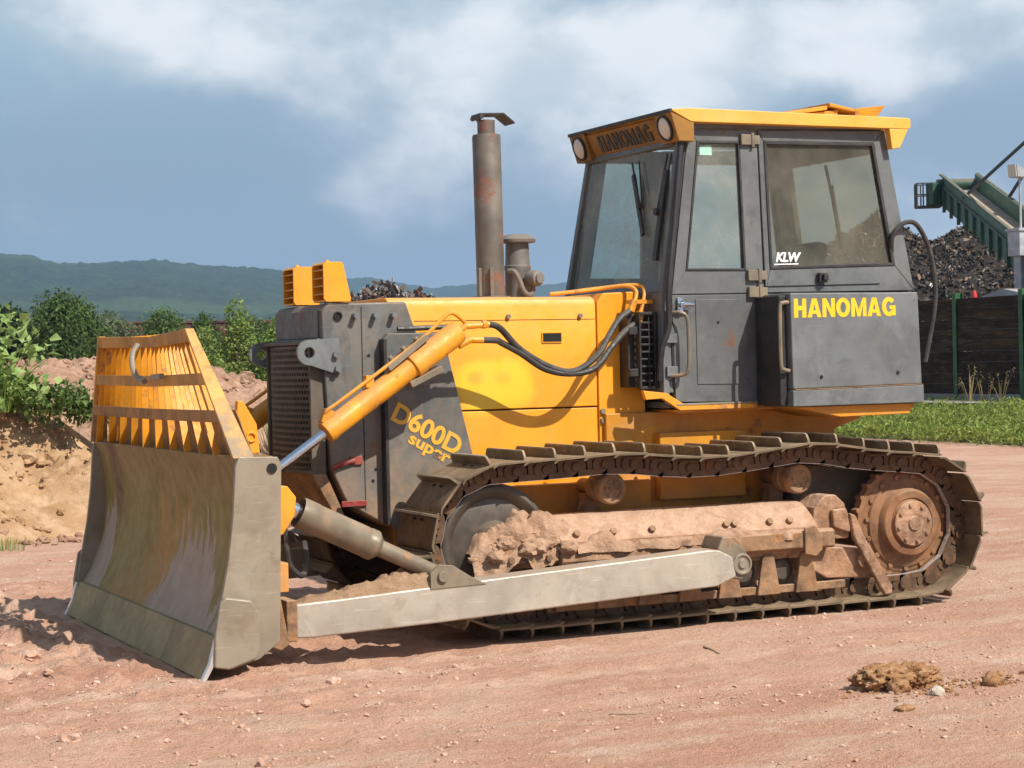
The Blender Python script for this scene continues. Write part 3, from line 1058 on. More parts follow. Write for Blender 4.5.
for i in range(420):
    a = rng.uniform(0, 6.28)
    q = rng.uniform(0.03, 0.66)
    z = rng.uniform(0.05, 1.22)*(1-0.55*q)
    e = (q*math.cos(a), q*math.sin(a), z)
    if i % 12 == 0:
        b.tube([(0.15*math.cos(a), 0.15*math.sin(a), 0), (e[0]*0.5, e[1]*0.5, z*0.6), e], 0.005, 5, 3)
    lp.append(e)
    ls.append(rng.choice((0.06, 0.08, 0.10, 0.13, 0.17)))
b.obj('stem', G_weed, root, 0)
lp = np.array(lp)
V, F = leaf_quads(lp, np.array(ls), 0.6, 61, 0.7)
link_mesh('leaves', np_mesh('leaves', V, F, False), G_big, root)


def tuft(name, x, y, z, h, n, seed, mat, label, cat, spread=0.12, group=None, seedheads=False):
    r = np.random.default_rng(seed)
    a = r.uniform(0, 6.28, n)
    q = r.uniform(0, spread, n)
    base = np.stack([q*np.cos(a), q*np.sin(a), np.zeros(n)], -1)
    tip = base+np.stack([np.cos(a)*h*0.35*r.uniform(0.1, 1, n), np.sin(a)*h*0.35*r.uniform(0.1, 1, n), h*r.uniform(0.5, 1, n)], -1)
    mid = base*0.4+tip*0.6+np.array([0, 0, h*0.08])
    w = np.stack([-np.sin(a), np.cos(a), np.zeros(n)], -1)*h*0.018
    V = np.stack([base-w, base+w, mid+w*0.8, mid-w*0.8, tip], 1).reshape(-1, 3)
    i = np.arange(n)[:, None]*5
    F = np.concatenate([i+np.array([[0, 1, 2, 3]]), i+np.array([[3, 2, 4, 4]])], 0)
    if seedheads:
        P = np.repeat(tip, 7, 0)+r.normal(size=(n*7, 3))*np.array([0.04, 0.04, 0.12])*h*0.5
        V2, F2 = leaf_quads(P, 0.05*h, 0.2, seed, 0.6)
        F = np.concatenate([F, F2+len(V)])
        V = np.concatenate([V, V2])
    tri = F[:, 2] == F[:, 3]
    F[tri, 3] = F[tri, 2]
    V = np.concatenate([V, V[F[tri, 2]]+np.array([0.001, 0.001, 0])])
    F[tri, 3] = np.arange(len(V)-tri.sum(), len(V))
    return tag(link_mesh(name, np_mesh(name, V, F, False), mat, None, (x, y, z)), label, cat, group)


tuft('weed_tuft', 2.62, 12.75, heap_z(H2, 2.62, 12.75)-0.03, 0.8, 90, 5, G_light, 'pale weed growing on the pinkish heap beside the radiator grille', 'weed', 0.2)
tuft('grass_tuft', -2.05, 6.9, -0.01, 0.16, 70, 6, G_weed, 'small grass tuft on the bare ground at the left edge', 'grass tuft', 0.22)
tuft('grass_tuft', -0.7, 7.6, -0.01, 0.14, 40, 7, G_weed, 'small grass tuft beside the left edge of the blade', 'grass tuft', 0.12)
b = MB()
b.beam((-1.02, 9.30, heap_z(H1, -1.02, 9.30)+0.05), (-0.42, 9.15, heap_z(H1, -0.42, 9.15)+0.03), 0.07, 0.06)
tag(b.obj('wooden_stake', worn('pale_wood', (0.42, 0.31, 0.20), 0.8, dust=0.3, scale=5), None, 0.006), 'broken pale wooden stake lying on the left heap', 'stake')

# ---- grass verge at the right
vx = np.linspace(16.2, 33.5, 90)
vy = np.linspace(6, 60, 140)
VX, VY = np.meshgrid(vx, vy)
edge = 17.0+1.0*fbm(VX*0+0.3, VY*0.35, 9, 3)+0.05*(20-VY)*0.3
ez = np.clip((VX-edge)/1.2, -1, 1)
VZ = np.where(ez < 0, -0.10, 0.02+0.13*np.clip(ez, 0, 1)+0.05*fbm(VX*0.8, VY*0.8, 4, 3))
me = np_mesh('verge', np.stack([VX, VY, VZ], -1).reshape(-1, 3), grid_faces(90, 140), True)
tag(link_mesh('verge', me, M['verge']), kind='structure')
n = 150000
gx_ = 16.6+15.2*nr.uniform(0, 1, n)**1.35
gy_ = nr.uniform(8, 52, n)
ed = 17.0+1.0*fbm(gx_*0+0.3, gy_*0.35, 9, 3)+0.05*(20-gy_)*0.3
ok = (gx_ > ed-0.25+nr.normal(0, 0.18, n))
gx_, gy_ = gx_[ok], gy_[ok]
clumpy = 0.5+fbm(gx_*0.8, gy_*0.8, 55, 3)
P = np.stack([gx_, gy_, 0.08+0.30*np.clip(clumpy, 0.1, 1.1)*nr.uniform(0, 1, len(gx_))], -1)
V, F = leaf_quads(P, 0.10*nr.uniform(0.5, 1.7, len(P)), 0.25, 71, 0.40)
tag(link_mesh('verge_grass', np_mesh('verge_grass', V, F, False), G_grass), 'bright green grass and low weeds growing along the fence', 'grass', kind='stuff')
gb = soil('grey_gravel', ((0.22, 0.20, 0.17), (0.30, 0.27, 0.24), (0.36, 0.33, 0.29)), 0.8, 0.5, 12)
me = np_mesh('gravel_strip', [(29.8, 8, 0.21), (32.0, 8, 0.24), (32.0, 56, 0.24), (29.8, 56, 0.21)], [[0, 1, 2, 3]])
tag(link_mesh('gravel_strip', me, gb), kind='structure')
for i, (x, y, h) in enumerate(((30.9, 34.9, 1.05), (30.9, 34.2, 0.75), (31.0, 33.6, 0.95))):
    tuft('dry_grass', x, y, 0.2, h, 8, 90+i, G_straw, ('tall dry grass stalks in front of the sleeper fence, leaning left', 'shorter dry grass stalks between two taller clumps by the fence', 'dry grass stalks by the rightmost green fence post')[i], 'dry grass', 0.12, 'dry grass along the fence', True)

# ---- sleeper fence with green posts
def grain(k, v, col):
    a = k.noise(k.mapping(v, (2.0, 0.45, 5.0)), 1.6, 7, 0.65, 0.3)
    b_ = k.noise(k.mapping(v, (3.0, 0.9, 16.0)), 2.2, 6, 0.65)
    col = k.mix(k.math('MULTIPLY', k.ramp(a, 0.5, 0.62), 0.8), col, (0.085, 0.05, 0.026))
    return k.mix(k.math('MULTIPLY', k.ramp(b_, 0.58, 0.66), 0.55), col, (0.20, 0.14, 0.09))


wood = worn('sleeper_wood', (0.034, 0.020, 0.011), 0.9, var=0.3, spec=0.12, extra=grain, dust=0.08, topdust=0.2, scale=1.2, bump=0.08, scratch=0.0, dustc=(0.15, 0.09, 0.048), streak=0.0)
green = worn('green_post_paint', (0.02, 0.10, 0.03), 0.5, dust=0.06, topdust=0.1, scale=3, bump=0.01)
fence = empty('sleeper_fence', (32.4, 38, 0))
tag(fence, 'wall of dark timber sleepers between green steel posts at the right', 'fence')
posts = [34.2-3.1, 34.2, 37.3, 40.4, 43.5, 46.6, 49.7, 34.2-6.2]
posts.sort()
for y in posts:
    b = MB()
    b.box(-0.14, 0.10, y-38-0.02, y-38+0.02, -0.1, 3.48)
    b.box(-0.16, -0.14, y-38-0.09, y-38+0.09, -0.1, 3.48)
    b.box(0.10, 0.12, y-38-0.09, y-38+0.09, -0.1, 3.48)
    b.obj('post', green, fence, 0.004)
for y0, y1 in zip(posts, posts[1:]):
    for j in range(9):
        b = MB()
        z = 0.40+j*0.324
        dx = rng.uniform(-0.02, 0.02)
        b.box(-0.10+dx, 0.06+dx, y0-38+0.03, y1-38-0.03, z, z+0.314)
        b.obj('sleeper', wood, fence, 0.012)
    b = MB()
    b.box(-0.12, 0.08, y0-38+0.03, y1-38-0.03, -0.1, 0.395)
    b.obj('plinth', gb, fence, 0.01)
b = MB()
b.lathe([(0, 0), (0.08, 0), (0.09, 0.16), (0.06, 0.30), (0, 0.32)], (32.75, 36.95, 3.22), (0, 0, 1), 14)
tag(b.obj('red_cap', plain('red_plastic', (0.55, 0.04, 0.03), 0.5), None, 0), 'small red object poking up behind the fence beside a green post', 'marker')
b = MB()
b.beam((32.72, 36.95, 1.2), (32.72, 36.95, 3.24), 0.08, 0.08)
tag(b.obj('marker_stake', wood, None, 0), 'stake behind the fence carrying the small red object', 'stake')

# ---- scrap heaps: mound + shredded pieces


def scrapmat(name, cols, rough=0.6):
    m = bpy.data.materials.new(name)
    m.use_nodes = True
    k = NT(m.node_tree)
    bs = m.node_tree.nodes['Principled BSDF']
    geo = k.n('ShaderNodeNewGeometry')
    rp = k.n('ShaderNodeValToRGB')
    k.link(geo.outputs['Random Per Island'], rp.inputs[0])
    cr = rp.color_ramp
    cr.interpolation = 'CONSTANT'
    while len(cr.elements) < len(cols):
        cr.elements.new(0.5)
    for i, (p, c) in enumerate(cols):
        cr.elements[i].position = p
        cr.elements[i].color = (*c, 1)
    k.link(rp.outputs[0], bs.inputs['Base Color'])
    bs.inputs['Roughness'].default_value = rough
    bs.inputs['Metallic'].default_value = 0.3
    return m


SC1 = scrapmat('shredded_scrap', [(0, (0.018, 0.016, 0.015)), (0.38, (0.05, 0.04, 0.032)), (0.62, (0.10, 0.075, 0.05)), (0.80, (0.15, 0.13, 0.11)), (0.91, (0.20, 0.12, 0.07)), (0.97, (0.38, 0.37, 0.36))])
SC2 = scrapmat('mixed_scrap', [(0, (0.03, 0.028, 0.027)), (0.30, (0.13, 0.06, 0.035)), (0.52, (0.16, 0.12, 0.09)), (0.70, (0.20, 0.20, 0.20)), (0.86, (0.45, 0.43, 0.42)), (0.95, (0.08, 0.04, 0.04))])
M['scrapbase'] = soil('scrap_base', ((0.02, 0.017, 0.015), (0.035, 0.028, 0.024), (0.06, 0.045, 0.035)), 1.0, 0.6, 6)


def shards(P, size, seed, lng=2.2):
    r = np.random.default_rng(seed)
    n = len(P)
    ax = r.normal(size=(n, 3))
    ax /= np.linalg.norm(ax, axis=1, keepdims=True)
    up_ = r.normal(size=(n, 3))
    sd2 = np.cross(ax, up_)
    sd2 /= np.linalg.norm(sd2, axis=1, keepdims=True)
    up_ = np.cross(sd2, ax)
    s1 = size*r.uniform(0.6, lng, n)
    s2 = size*r.uniform(0.2, 0.8, n)
    s3 = size*r.uniform(0.05, 0.3, n)
    V = []
    for a, b_, c in ((-1, -1, -1), (1, -1, -1), (1, 1, -1), (-1, 1, -1), (-1, -1, 1), (1, -1, 1), (1, 1, 1), (-1, 1, 1)):
        V.append(P+ax*(a*s1)[:, None]+sd2*(b_*s2)[:, None]+up_*(c*s3)[:, None])
    V = np.stack(V, 1).reshape(-1, 3)
    f = np.array([[0, 1, 2, 3], [7, 6, 5, 4], [0, 4, 5, 1], [1, 5, 6, 2], [2, 6, 7, 3], [3, 7, 4, 0]])
    F = (f[None]+(np.arange(n)*8)[:, None, None]).reshape(-1, 4)
    return V, F


def scrap_heap(name, peaks, bbox, mat, label, n, size, seed, lng=2.2, amp=0.5):
    nx = 160
    X, Y = np.meshgrid(np.linspace(bbox[0], bbox[1], nx), np.linspace(bbox[2], bbox[3], nx))

    def hf(x, y):
        z = np.full_like(x, -1.0)
        for cx, cy, h, sl in peaks:
            z = np.maximum(z, h-np.hypot(x-cx, y-cy)*sl)
        return z+amp*fbm(x*0.7, y*0.7, seed, 4)
    Z = np.maximum(hf(X, Y), -0.3)
    root = empty(name, ((bbox[0]+bbox[1])/2, (bbox[2]+bbox[3])/2, 0))
    tag(root, label, 'scrap heap')
    o_ = np.array(root.location)
    link_mesh('mound', np_mesh('mound', np.stack([X, Y, Z], -1).reshape(-1, 3)-o_, grid_faces(nx, nx), True), M['scrapbase'], root)
    r = np.random.default_rng(seed)
    x = r.uniform(bbox[0], bbox[1], n*3)
    y = r.uniform(bbox[2], bbox[3], n*3)
    z = hf(x, y)
    ok = np.nonzero(z > 0.1)[0][:n]
    P = np.stack([x[ok], y[ok], z[ok]], -1)
    V, F = shards(P, size*r.uniform(0.5, 1.5, len(P)), seed, lng)
    o = link_mesh('shredded_metal', np_mesh('shredded_metal', V-o_, F, False), mat, root)
    tag(o, kind='stuff')
    return root


scrap_heap('shredder_heap', [(45.0, 59.0, 7.9, 0.7), (48.2, 57.0, 7.35, 0.55), (50.5, 53.5, 6.2, 0.5)], (32.9, 66, 40, 80), SC1, 'dark heap of shredded scrap metal behind the sleeper fence', 30000, 0.085, 5)
scrap_heap('scrap_pile', [(30.7, 82.0, 5.9, 0.55), (32.3, 81.3, 5.45, 0.6), (29.4, 82.8, 5.3, 0.6), (31.5, 83, 5.75, 0.6)], (19, 44, 71, 94), SC2, 'pile of mixed rusty scrap showing above the nose of the bulldozer', 12000, 0.11, 9, 3.6, 0.5)
M['tarp'] = plain('pale_tarpaulin', (0.62, 0.62, 0.60), 0.6)
b = MB()
for i in range(7):
    b.blob((26.4+i*0.95, 50.9-i*0.25, 1.6), (0.75, 0.7, 1.75+0.12*math.sin(i*2.1)), 70+i, 3, 0.10, 1.5)
tag(b.obj('covered_stack', M['tarp'], None, 0, angle=70), 'pale covered stack just showing over the hood between exhaust and cab', 'covered stack')

# ---- conveyor at the right
cg = worn('conveyor_green', (0.045, 0.135, 0.085), 0.5, var=0.2, dust=0.15, topdust=0.3, scale=0.8, bump=0.01, dustc=(0.3, 0.26, 0.2))
cgd = worn('conveyor_dark_green', (0.02, 0.07, 0.045), 0.5, dust=0.1, scale=1, bump=0.01)
belt = worn('belt_deck', (0.38, 0.33, 0.27), 0.8, dust=0.3, scale=1, bump=0.01)
steel = worn('dark_steel', (0.03, 0.04, 0.04), 0.5, dust=0.1, scale=2, bump=0)
conv = empty('conveyor', (40.0, 45.0, 0))
tag(conv, 'green inclined conveyor trough feeding the scrap heap at the right', 'conveyor')
O = Vector((40, 45, 0))
A0, A1 = Vector((42.95, 51.84, 0)), Vector((37.70, 41.0, 0))
dirc = (A1-A0).normalized()
lat = Vector((-dirc.y, dirc.x, 0))
if lat.dot(Vector((1, 0, 0))) < 0:
    lat = -lat
lenx = (A1-A0).length
EXT = 1.75


def cv(t, l, z):
    p = A0+dirc*(lenx*t)+lat*l-O
    return Vector((p.x, p.y, z))


def zt_(t):
    return 8.74+(5.62-8.74)*t


def zb_(t):
    return 7.45+(4.38-7.45)*t


WD = 1.35
b = MB()
for l0, l1 in ((0, 0.06), (WD-0.06, WD)):
    b.loft([cv(0, l0, zt_(0)), cv(0, l1, zt_(0)), cv(0, l1, zb_(0)), cv(0, l0, zb_(0))], [cv(EXT, l0, zt_(EXT)), cv(EXT, l1, zt_(EXT)), cv(EXT, l1, zb_(EXT)), cv(EXT, l0, zb_(EXT))])
b.obj('side_wall', cg, conv, 0.01)
b = MB()
b.loft([cv(0.02, 0.07, zt_(0.02)-0.62), cv(0.02, WD-0.07, zt_(0.02)-0.62), cv(0.02, WD-0.07, zt_(0.02)-0.74), cv(0.02, 0.07, zt_(0.02)-0.74)], [cv(EXT, 0.07, zt_(EXT)-0.62), cv(EXT, WD-0.07, zt_(EXT)-0.62), cv(EXT, WD-0.07, zt_(EXT)-0.74), cv(EXT, 0.07, zt_(EXT)-0.74)])
b.obj('belt', belt, conv, 0)
for i in range(16):
    t = 0.05+i*EXT/16
    for l0, l1 in ((-0.12, -0.002), (WD+0.002, WD+0.12)):
        b = MB()
        d = 0.055/lenx
        b.loft([cv(t-d, l0, zt_(t)-0.45), cv(t+d, l0, zt_(t)-0.45), cv(t+d, l1, zt_(t)-0.45), cv(t-d, l1, zt_(t)-0.45)], [cv(t-d, l0, zb_(t)-0.12), cv(t+d, l0, zb_(t)-0.12), cv(t+d, l1, zb_(t)-0.12), cv(t-d, l1, zb_(t)-0.12)])
        b.obj('rib', cgd, conv, 0)
b = MB()
for q in (0.02, -0.42):
    for l0, l1 in ((-0.10, -0.003), (WD+0.003, WD+0.10)):
        b.loft([cv(0, l0, zt_(0)+q), cv(0, l1, zt_(0)+q), cv(0, l1, zt_(0)+q-0.08), cv(0, l0, zt_(0)+q-0.08)], [cv(EXT, l0, zt_(EXT)+q), cv(EXT, l1, zt_(EXT)+q), cv(EXT, l1, zt_(EXT)+q-0.08), cv(EXT, l0, zt_(EXT)+q-0.08)])
b.obj('flange', cgd, conv, 0)
# service cage on the outer side of the head
b = MB()
c0 = cv(0.03, -0.1, 7.45)
ex_, ey_ = -lat, dirc
# the cage stands out to the left of the head end
ex_ = Vector((-0.86, 0.51, 0))
cc = [c0, c0+ex_*0.95, c0+ex_*0.95+Vector((0.4, 0.7, 0)), c0+Vector((0.4, 0.7, 0))]
H = 0.92
for p, q in zip(cc, cc[1:]+cc[:1]):
    for hz in (0.02, 0.48, H):
        b.beam(p+Vector((0, 0, hz)), q+Vector((0, 0, hz)), 0.045, 0.045)
    for f in (0, 0.25, 0.5, 0.75):
        r_ = p+(q-p)*f
        b.beam(r_, r_+Vector((0, 0, H)), 0.04, 0.04, (1, 0, 0))
b.loft([p+Vector((0, 0, -0.03)) for p in cc], [p+Vector((0, 0, 0.02)) for p in cc])
b.obj('service_cage', steel, conv, 0)
b = MB()
b.cyl(cv(0.015, -0.25, 8.3), cv(0.015, WD+0.2, 8.3), 0.22, seg=14)
b.box(c0.x-0.5, c0.x-0.1, c0.y-0.1, c0.y+0.35, 7.5, 8.35)
b.obj('drive', cgd, conv, 0.02)
b = MB()
p1 = cv(0.33, -0.02, zt_(0.33)-0.25)
p2 = Vector((40.66, 44.09, 9.05))-O
b.beam(p1, p1+(p2-p1)*1.35, 0.09, 0.09)
p1 = cv(0.45, WD, zt_(0.45)-0.0)
b.beam(p1, p1+(Vector((41.94, 45.68, 7.98))-O-p1)*1.6+Vector((0, 0, 0.25)), 0.09, 0.09)
b.obj('stay', steel, conv, 0)
b = MB()
for t in (0.95, 1.6):
    for l in (0.2, WD-0.2):
        p = cv(t, l, zb_(t))
        b.beam(p, Vector((p.x, p.y, -0.1)), 0.22, 0.22, (1, 0, 0))
b.obj('support_leg', cgd, conv, 0.01)
gal = worn('galvanised_steel', (0.42, 0.44, 0.46), 0.45, metal=0.3, dust=0.1, scale=2, bump=0)
mast = empty('mast', (36.55, 39.35, 0))
tag(mast, 'grey mast with a floodlight at the right edge', 'mast')
b = MB()
b.cyl((0, 0, -0.1), (0, 0, 5.35), 0.10, seg=14)
b.box(-0.30, 0.30, -0.30, 0.30, 4.75, 5.55)
b.box(-0.36, 0.36, -0.36, 0.36, 5.55, 5.64)
b.box(-0.17, 0.17, -0.17, 0.17, 3.3, 4.75)
b.cyl((0, 0, 5.64), (0, 0, 7.55), 0.04, seg=10)
b.obj('pole', gal, mast, 0.006)
b = MB()
b.prism([(-0.30, 7.72), (-0.26, 7.30), (0.22, 7.28), (0.28, 7.45)], -0.22, 0.22)
b.obj('floodlight', gal, mast, 0.02)
b = MB()
b.beam((-0.325, 0, 7.71), (-0.285, 0, 7.31), 0.40, 0.02)
b.obj('lamp_glass', M['lens'], mast, 0)

# tall green-grey column the stays hang from, just outside the frame
b = MB()
b.beam((42.3, 44.6, -0.1), (42.3, 44.6, 10.6), 0.3, 0.3, (1, 0, 0))
tag(b.obj('stay_column', cg, None, 0.01), 'green column at the right edge carrying the conveyor stays', 'column')
b = MB()
b.box(34.6, 39.5, 36.2, 39.0, -0.05, 3.3)
b.prismx([(35.9, 3.3), (39.3, 3.3), (37.6, 3.62)], 34.4, 39.7)
tag(b.obj('low_shed', worn('shed_sheet', (0.34, 0.36, 0.38), 0.6, dust=0.2, scale=1), None, 0.01), 'grey low roof showing above the fence at the right edge', 'shed')

# ---- railway wagon at the left
wg = worn('wagon_red', (0.075, 0.018, 0.016), 0.6, var=0.25, dust=0.15, scale=0.7, bump=0.02, dustc=(0.2, 0.12, 0.1))
wag = empty('goods_wagon', (29.0, 94.0, 0))
tag(wag, 'dark red ribbed goods wagon beyond the shrubs at the left', 'wagon')
b = MB()
b.box(-11, 4.4, -1.3, 1.3, 1.3, 4.22)
b.obj('body', wg, wag, 0.02)
for i in range(34):
    b = MB()
    x = -10.9+i*0.45
    b.box(x, x+0.13, -1.39, -1.302, 1.32, 4.15)
    b.obj('rib', wg, wag, 0)
b = MB()
b.box(-11.05, 4.45, -1.4, 1.4, 4.222, 4.34)
b.box(-11.05, 4.45, -1.4, 1.4, 1.15, 1.295)
b.obj('frame_rail', wg, wag, 0.01)
for x in (-9.5, -7.7, 1.2, 3.0):
    b = MB()
    for s in (-1, 1):
        b.lathe([(0, -0.06), (0.46, -0.06), (0.46, 0.03), (0.5, 0.06), (0, 0.06)], (x, s*0.75, 0.49), (0, s, 0), 24)
    b.cyl((x, -0.75, 0.49), (x, 0.75, 0.49), 0.08)
    b.box(x-0.3, x+0.3, -1.0, -0.85, 0.5, 1.15)
    b.obj('wheelset', M['black'], wag, 0.01)

# ---- wooded hills


def hills(name, prof, d0, d1, d2, az0, az1, na, ndp, seed, mat, canopy=7.0):
    az = np.linspace(az0, az1, na)
    el = np.interp(az, [p[0] for p in prof], [p[1] for p in prof])
    dd = np.concatenate([np.linspace(d0, d1, ndp), np.linspace(d1, d2, 14)[1:]])
    A, Dd = np.meshgrid(np.radians(az), dd)
    hr = 1.6+np.tan(np.radians(el))*d1
    t = np.clip((Dd-d0)/(d1-d0), 0, 1)
    bk = np.clip((Dd-d1)/(d2-d1), 0, 1)
    X = -5.44+np.sin(A)*Dd
    Y = -11.8+np.cos(A)*Dd
    sh = t**0.8*(1-0.25*np.sin(t*3.14))
    Z = hr[None]*sh*(1-bk**2)
    relief = fbm(X/420, Y/420, seed, 4)*46*np.sin(np.pi*np.clip(t, 0, 1))**0.8
    can = np.abs(fbm(X/17, Y/17, seed+5, 3, 0.6))*canopy*np.clip(t*4, 0, 1)
    Z = Z+relief*(1-bk)+can-2-0.7*canopy*0.3
    return tag(link_mesh(name, np_mesh(name, np.stack([X, Y, Z], -1).reshape(-1, 3), grid_faces(na, len(dd)), True), mat), kind='structure')


def forest(name, cols, meadow):
    m = bpy.data.materials.new(name)
    m.use_nodes = True
    k = NT(m.node_tree)
    bs = m.node_tree.nodes['Principled BSDF']
    geo = k.n('ShaderNodeNewGeometry')
    v = geo.outputs['Position']
    a = k.noise(v, 0.006, 5, 0.6)
    c = k.noise(v, 0.06, 5, 0.65)
    e = k.noise(k.mapping(v, (0.4, 1, 3), rot=(0, 0, 0.4)), 0.004, 3, 0.5)
    col = k.mix(k.ramp(a, 0.35, 0.65), cols[0], cols[1])
    col = k.mix(k.math('MULTIPLY', k.ramp(c, 0.42, 0.65), 0.7), col, cols[2])
    col = k.mix(k.math('MULTIPLY', k.ramp(e, 0.56, 0.62), 0.8), col, meadow)
    k.put(bs.inputs['Base Color'], col)
    bs.inputs['Roughness'].default_value = 0.9
    bs.inputs['Specular IOR Level'].default_value = 0.1
    bp = k.n('ShaderNodeBump')
    bp.inputs['Strength'].default_value = 0.8
    bp.inputs['Distance'].default_value = 6.0
    k.put(bp.inputs['Height'], c)
    k.link(bp.outputs[0], bs.inputs['Normal'])
    return m


F1 = forest('wooded_slope', ((0.013, 0.027, 0.011), (0.023, 0.043, 0.016), (0.036, 0.061, 0.023)), (0.045, 0.073, 0.028))
hills('hills', [(-20, 3.0), (-5, 3.3), (4, 3.6), (9, 3.55), (10.36, 3.46), (11.2, 3.38), (12.0, 3.16), (13.1, 3.17), (14.5, 3.24), (15.9, 3.1), (17.9, 2.94), (18.8, 2.75), (20.0, 2.3), (22.0, 1.5), (24.5, 0.75), (28, 0.3)], 900, 2300, 3200, -20, 29, 900, 110, 3, F1, 5.0)
hills('hills', [(12, 2.0), (17, 2.2), (19.5, 2.58), (20.8, 2.62), (21.6, 2.45), (22.6, 2.28), (23.7, 2.36), (25.7, 2.26), (26.6, 2.38), (28, 2.2), (31, 2.0), (36, 2.1), (42, 1.9), (60, 1.8)], 2400, 3600, 4600, 12, 60, 700, 50, 13, F1, 5.0)

# ---- the air
b = MB()
b.box(-6400, 6400, -6400, 6400, -13, 214)
hz = bpy.data.materials.new('haze_air')
hz.use_nodes = True
t = hz.node_tree
t.nodes.clear()
k = NT(t)
pv = k.n('ShaderNodeVolumePrincipled')
pv.inputs['Color'].default_value = (0.42, 0.66, 1.0, 1)
pv.inputs['Density'].default_value = 0.00017
pv.inputs['Anisotropy'].default_value = 0.2
ho = k.n('ShaderNodeOutputMaterial')
k.link(pv.outputs[0], ho.inputs['Volume'])
o = b.obj('haze', hz, None, 0)
tag(o, 'pale blue haze in the distance', 'haze', kind='stuff')
# ================================================================== the bulldozer
dozer = empty('bulldozer', (0, 0, 0))
tag(dozer, 'yellow and grey crawler bulldozer with its front blade lowered on the red dirt', 'bulldozer')
D = dozer

# ---- chassis: the yellow hull between the tracks
b = MB()
b.prism([(-0.50, 0.50), (0.46, 0.50), (0.46, 1.29), (-0.5, 1.29)], -0.44, 0.44)
b.prism([(0.45, 0.50), (2.15, 0.50), (2.30, 0.85), (2.18, 1.05), (2.22, 1.14), (2.42, 1.20), (2.52, 1.295), (0.45, 1.295)], -0.50, 0.50)
b.box(-1.0, -0.502, -0.40, 0.40, 0.50, 1.0)
b.box(0.80, 1.45, -0.58, -0.50, 0.72, 1.16)
b.box(-0.46, 0.75, -0.54, -0.44, 0.62, 0.86)
b.box(-0.46, 0.75, 0.44, 0.54, 0.62, 0.86)
b.obj('chassis', M['yellow_dirty'], D, 0.01)
b = MB()
b.prism([(0.84, 1.297), (0.90, 1.285), (2.50, 1.30), (2.50, 1.31), (0.84, 1.31)], -0.70, 0.70)
b.prism([(1.55, 1.309), (2.50, 1.309), (2.44, 1.24), (1.90, 1.235)], -1.03, -0.50)
b.prism([(1.55, 1.309), (2.50, 1.309), (2.44, 1.24), (1.90, 1.235)], 0.50, 1.03)
b.obj('cab_support', M['yellow_dirty'], D, 0.008)



def glyph(c):
    """heavy block letters: list of polygons in a w x 1 cell, and the width"""
    import math as m

    def ring(cx, cy, rx, ry, tx, ty, a0, a1, n=20):
        P = []
        for i in range(n):
            A, B = m.radians(a0+(a1-a0)*i/n), m.radians(a0+(a1-a0)*(i+1)/n)
            P.append([(cx+rx*m.cos(A), cy+ry*m.sin(A)), (cx+rx*m.cos(B), cy+ry*m.sin(B)), (cx+(rx-tx)*m.cos(B), cy+(ry-ty)*m.sin(B)), (cx+(rx-tx)*m.cos(A), cy+(ry-ty)*m.sin(A))])
        return P
    if c == 'H':
        return [[(0, 0), (.27, 0), (.27, 1), (0, 1)], [(.53, 0), (.80, 0), (.80, 1), (.53, 1)], [(.27, .39), (.53, .39), (.53, .62), (.27, .62)]], .80
    if c == 'A':
        return [[(0, 0), (.27, 0), (.45, .70), (.45, 1), (.30, 1)], [(.90, 0), (.60, 1), (.45, 1), (.45, .70), (.63, 0)], [(.318, .19), (.582, .19), (.535, .37), (.365, .37)]], .90
    if c == 'N':
        return [[(0, 0), (.25, 0), (.25, .58), (.25, 1), (0, 1)], [(.57, 0), (.82, 0), (.82, 1), (.57, 1), (.57, .42)], [(.25, 1), (.25, .58), (.57, 0), (.57, .42)]], .82
    if c == 'O':
        return ring(.46, .5, .46, .52, .27, .23, 0, 360, 30), .92
    if c == 'M':
        return [[(0, 0), (.24, 0), (.24, .62), (.24, 1), (0, 1)], [(.76, 0), (1.0, 0), (1.0, 1), (.76, 1), (.76, .62)], [(.24, 1), (.24, .62), (.40, 0), (.50, 0), (.50, .36)], [(.76, 1), (.50, .36), (.50, 0), (.60, 0), (.76, .62)]], 1.0
    if c == 'G':
        return ring(.46, .5, .46, .52, .27, .23, 38, 322, 26)+[[(.50, .36), (.50, .56), (.90, .56), (.90, .36)], [(.68, .02), (.68, .36), (.90, .36), (.90, .02)]], .90
    return [], .3


def block_text(name, body, mat, parent, org, ax, ay, w, h, depth):
    ax, ay = Vector(ax).normalized(), Vector(ay).normalized()
    az = ax.cross(ay)
    gl = [glyph(c) for c in body]
    gap = 0.075
    tot = sum(g[1] for g in gl)+gap*(len(gl)-1)
    sx = w/tot
    b = MB()
    u = 0.0
    o = Vector(org)
    for polys, wd in gl:
        for pi, p in enumerate(polys):
            dp = depth*(1.25 if wd == 0.90 and len(polys) > 20 and pi >= len(polys)-1 else (1.12 if wd == 0.90 and len(polys) > 20 and pi == len(polys)-2 else 1.0))
            q = [o+ax*((u+x)*sx)+ay*(y*h) for x, y in p]
            b.loft(q, [v+az*dp for v in q])
        u += wd+gap
    bm = b.bm
    bmesh.ops.remove_doubles(bm, verts=bm.verts, dist=1e-5)
    return b.obj(name, mat, parent, 0, 30)


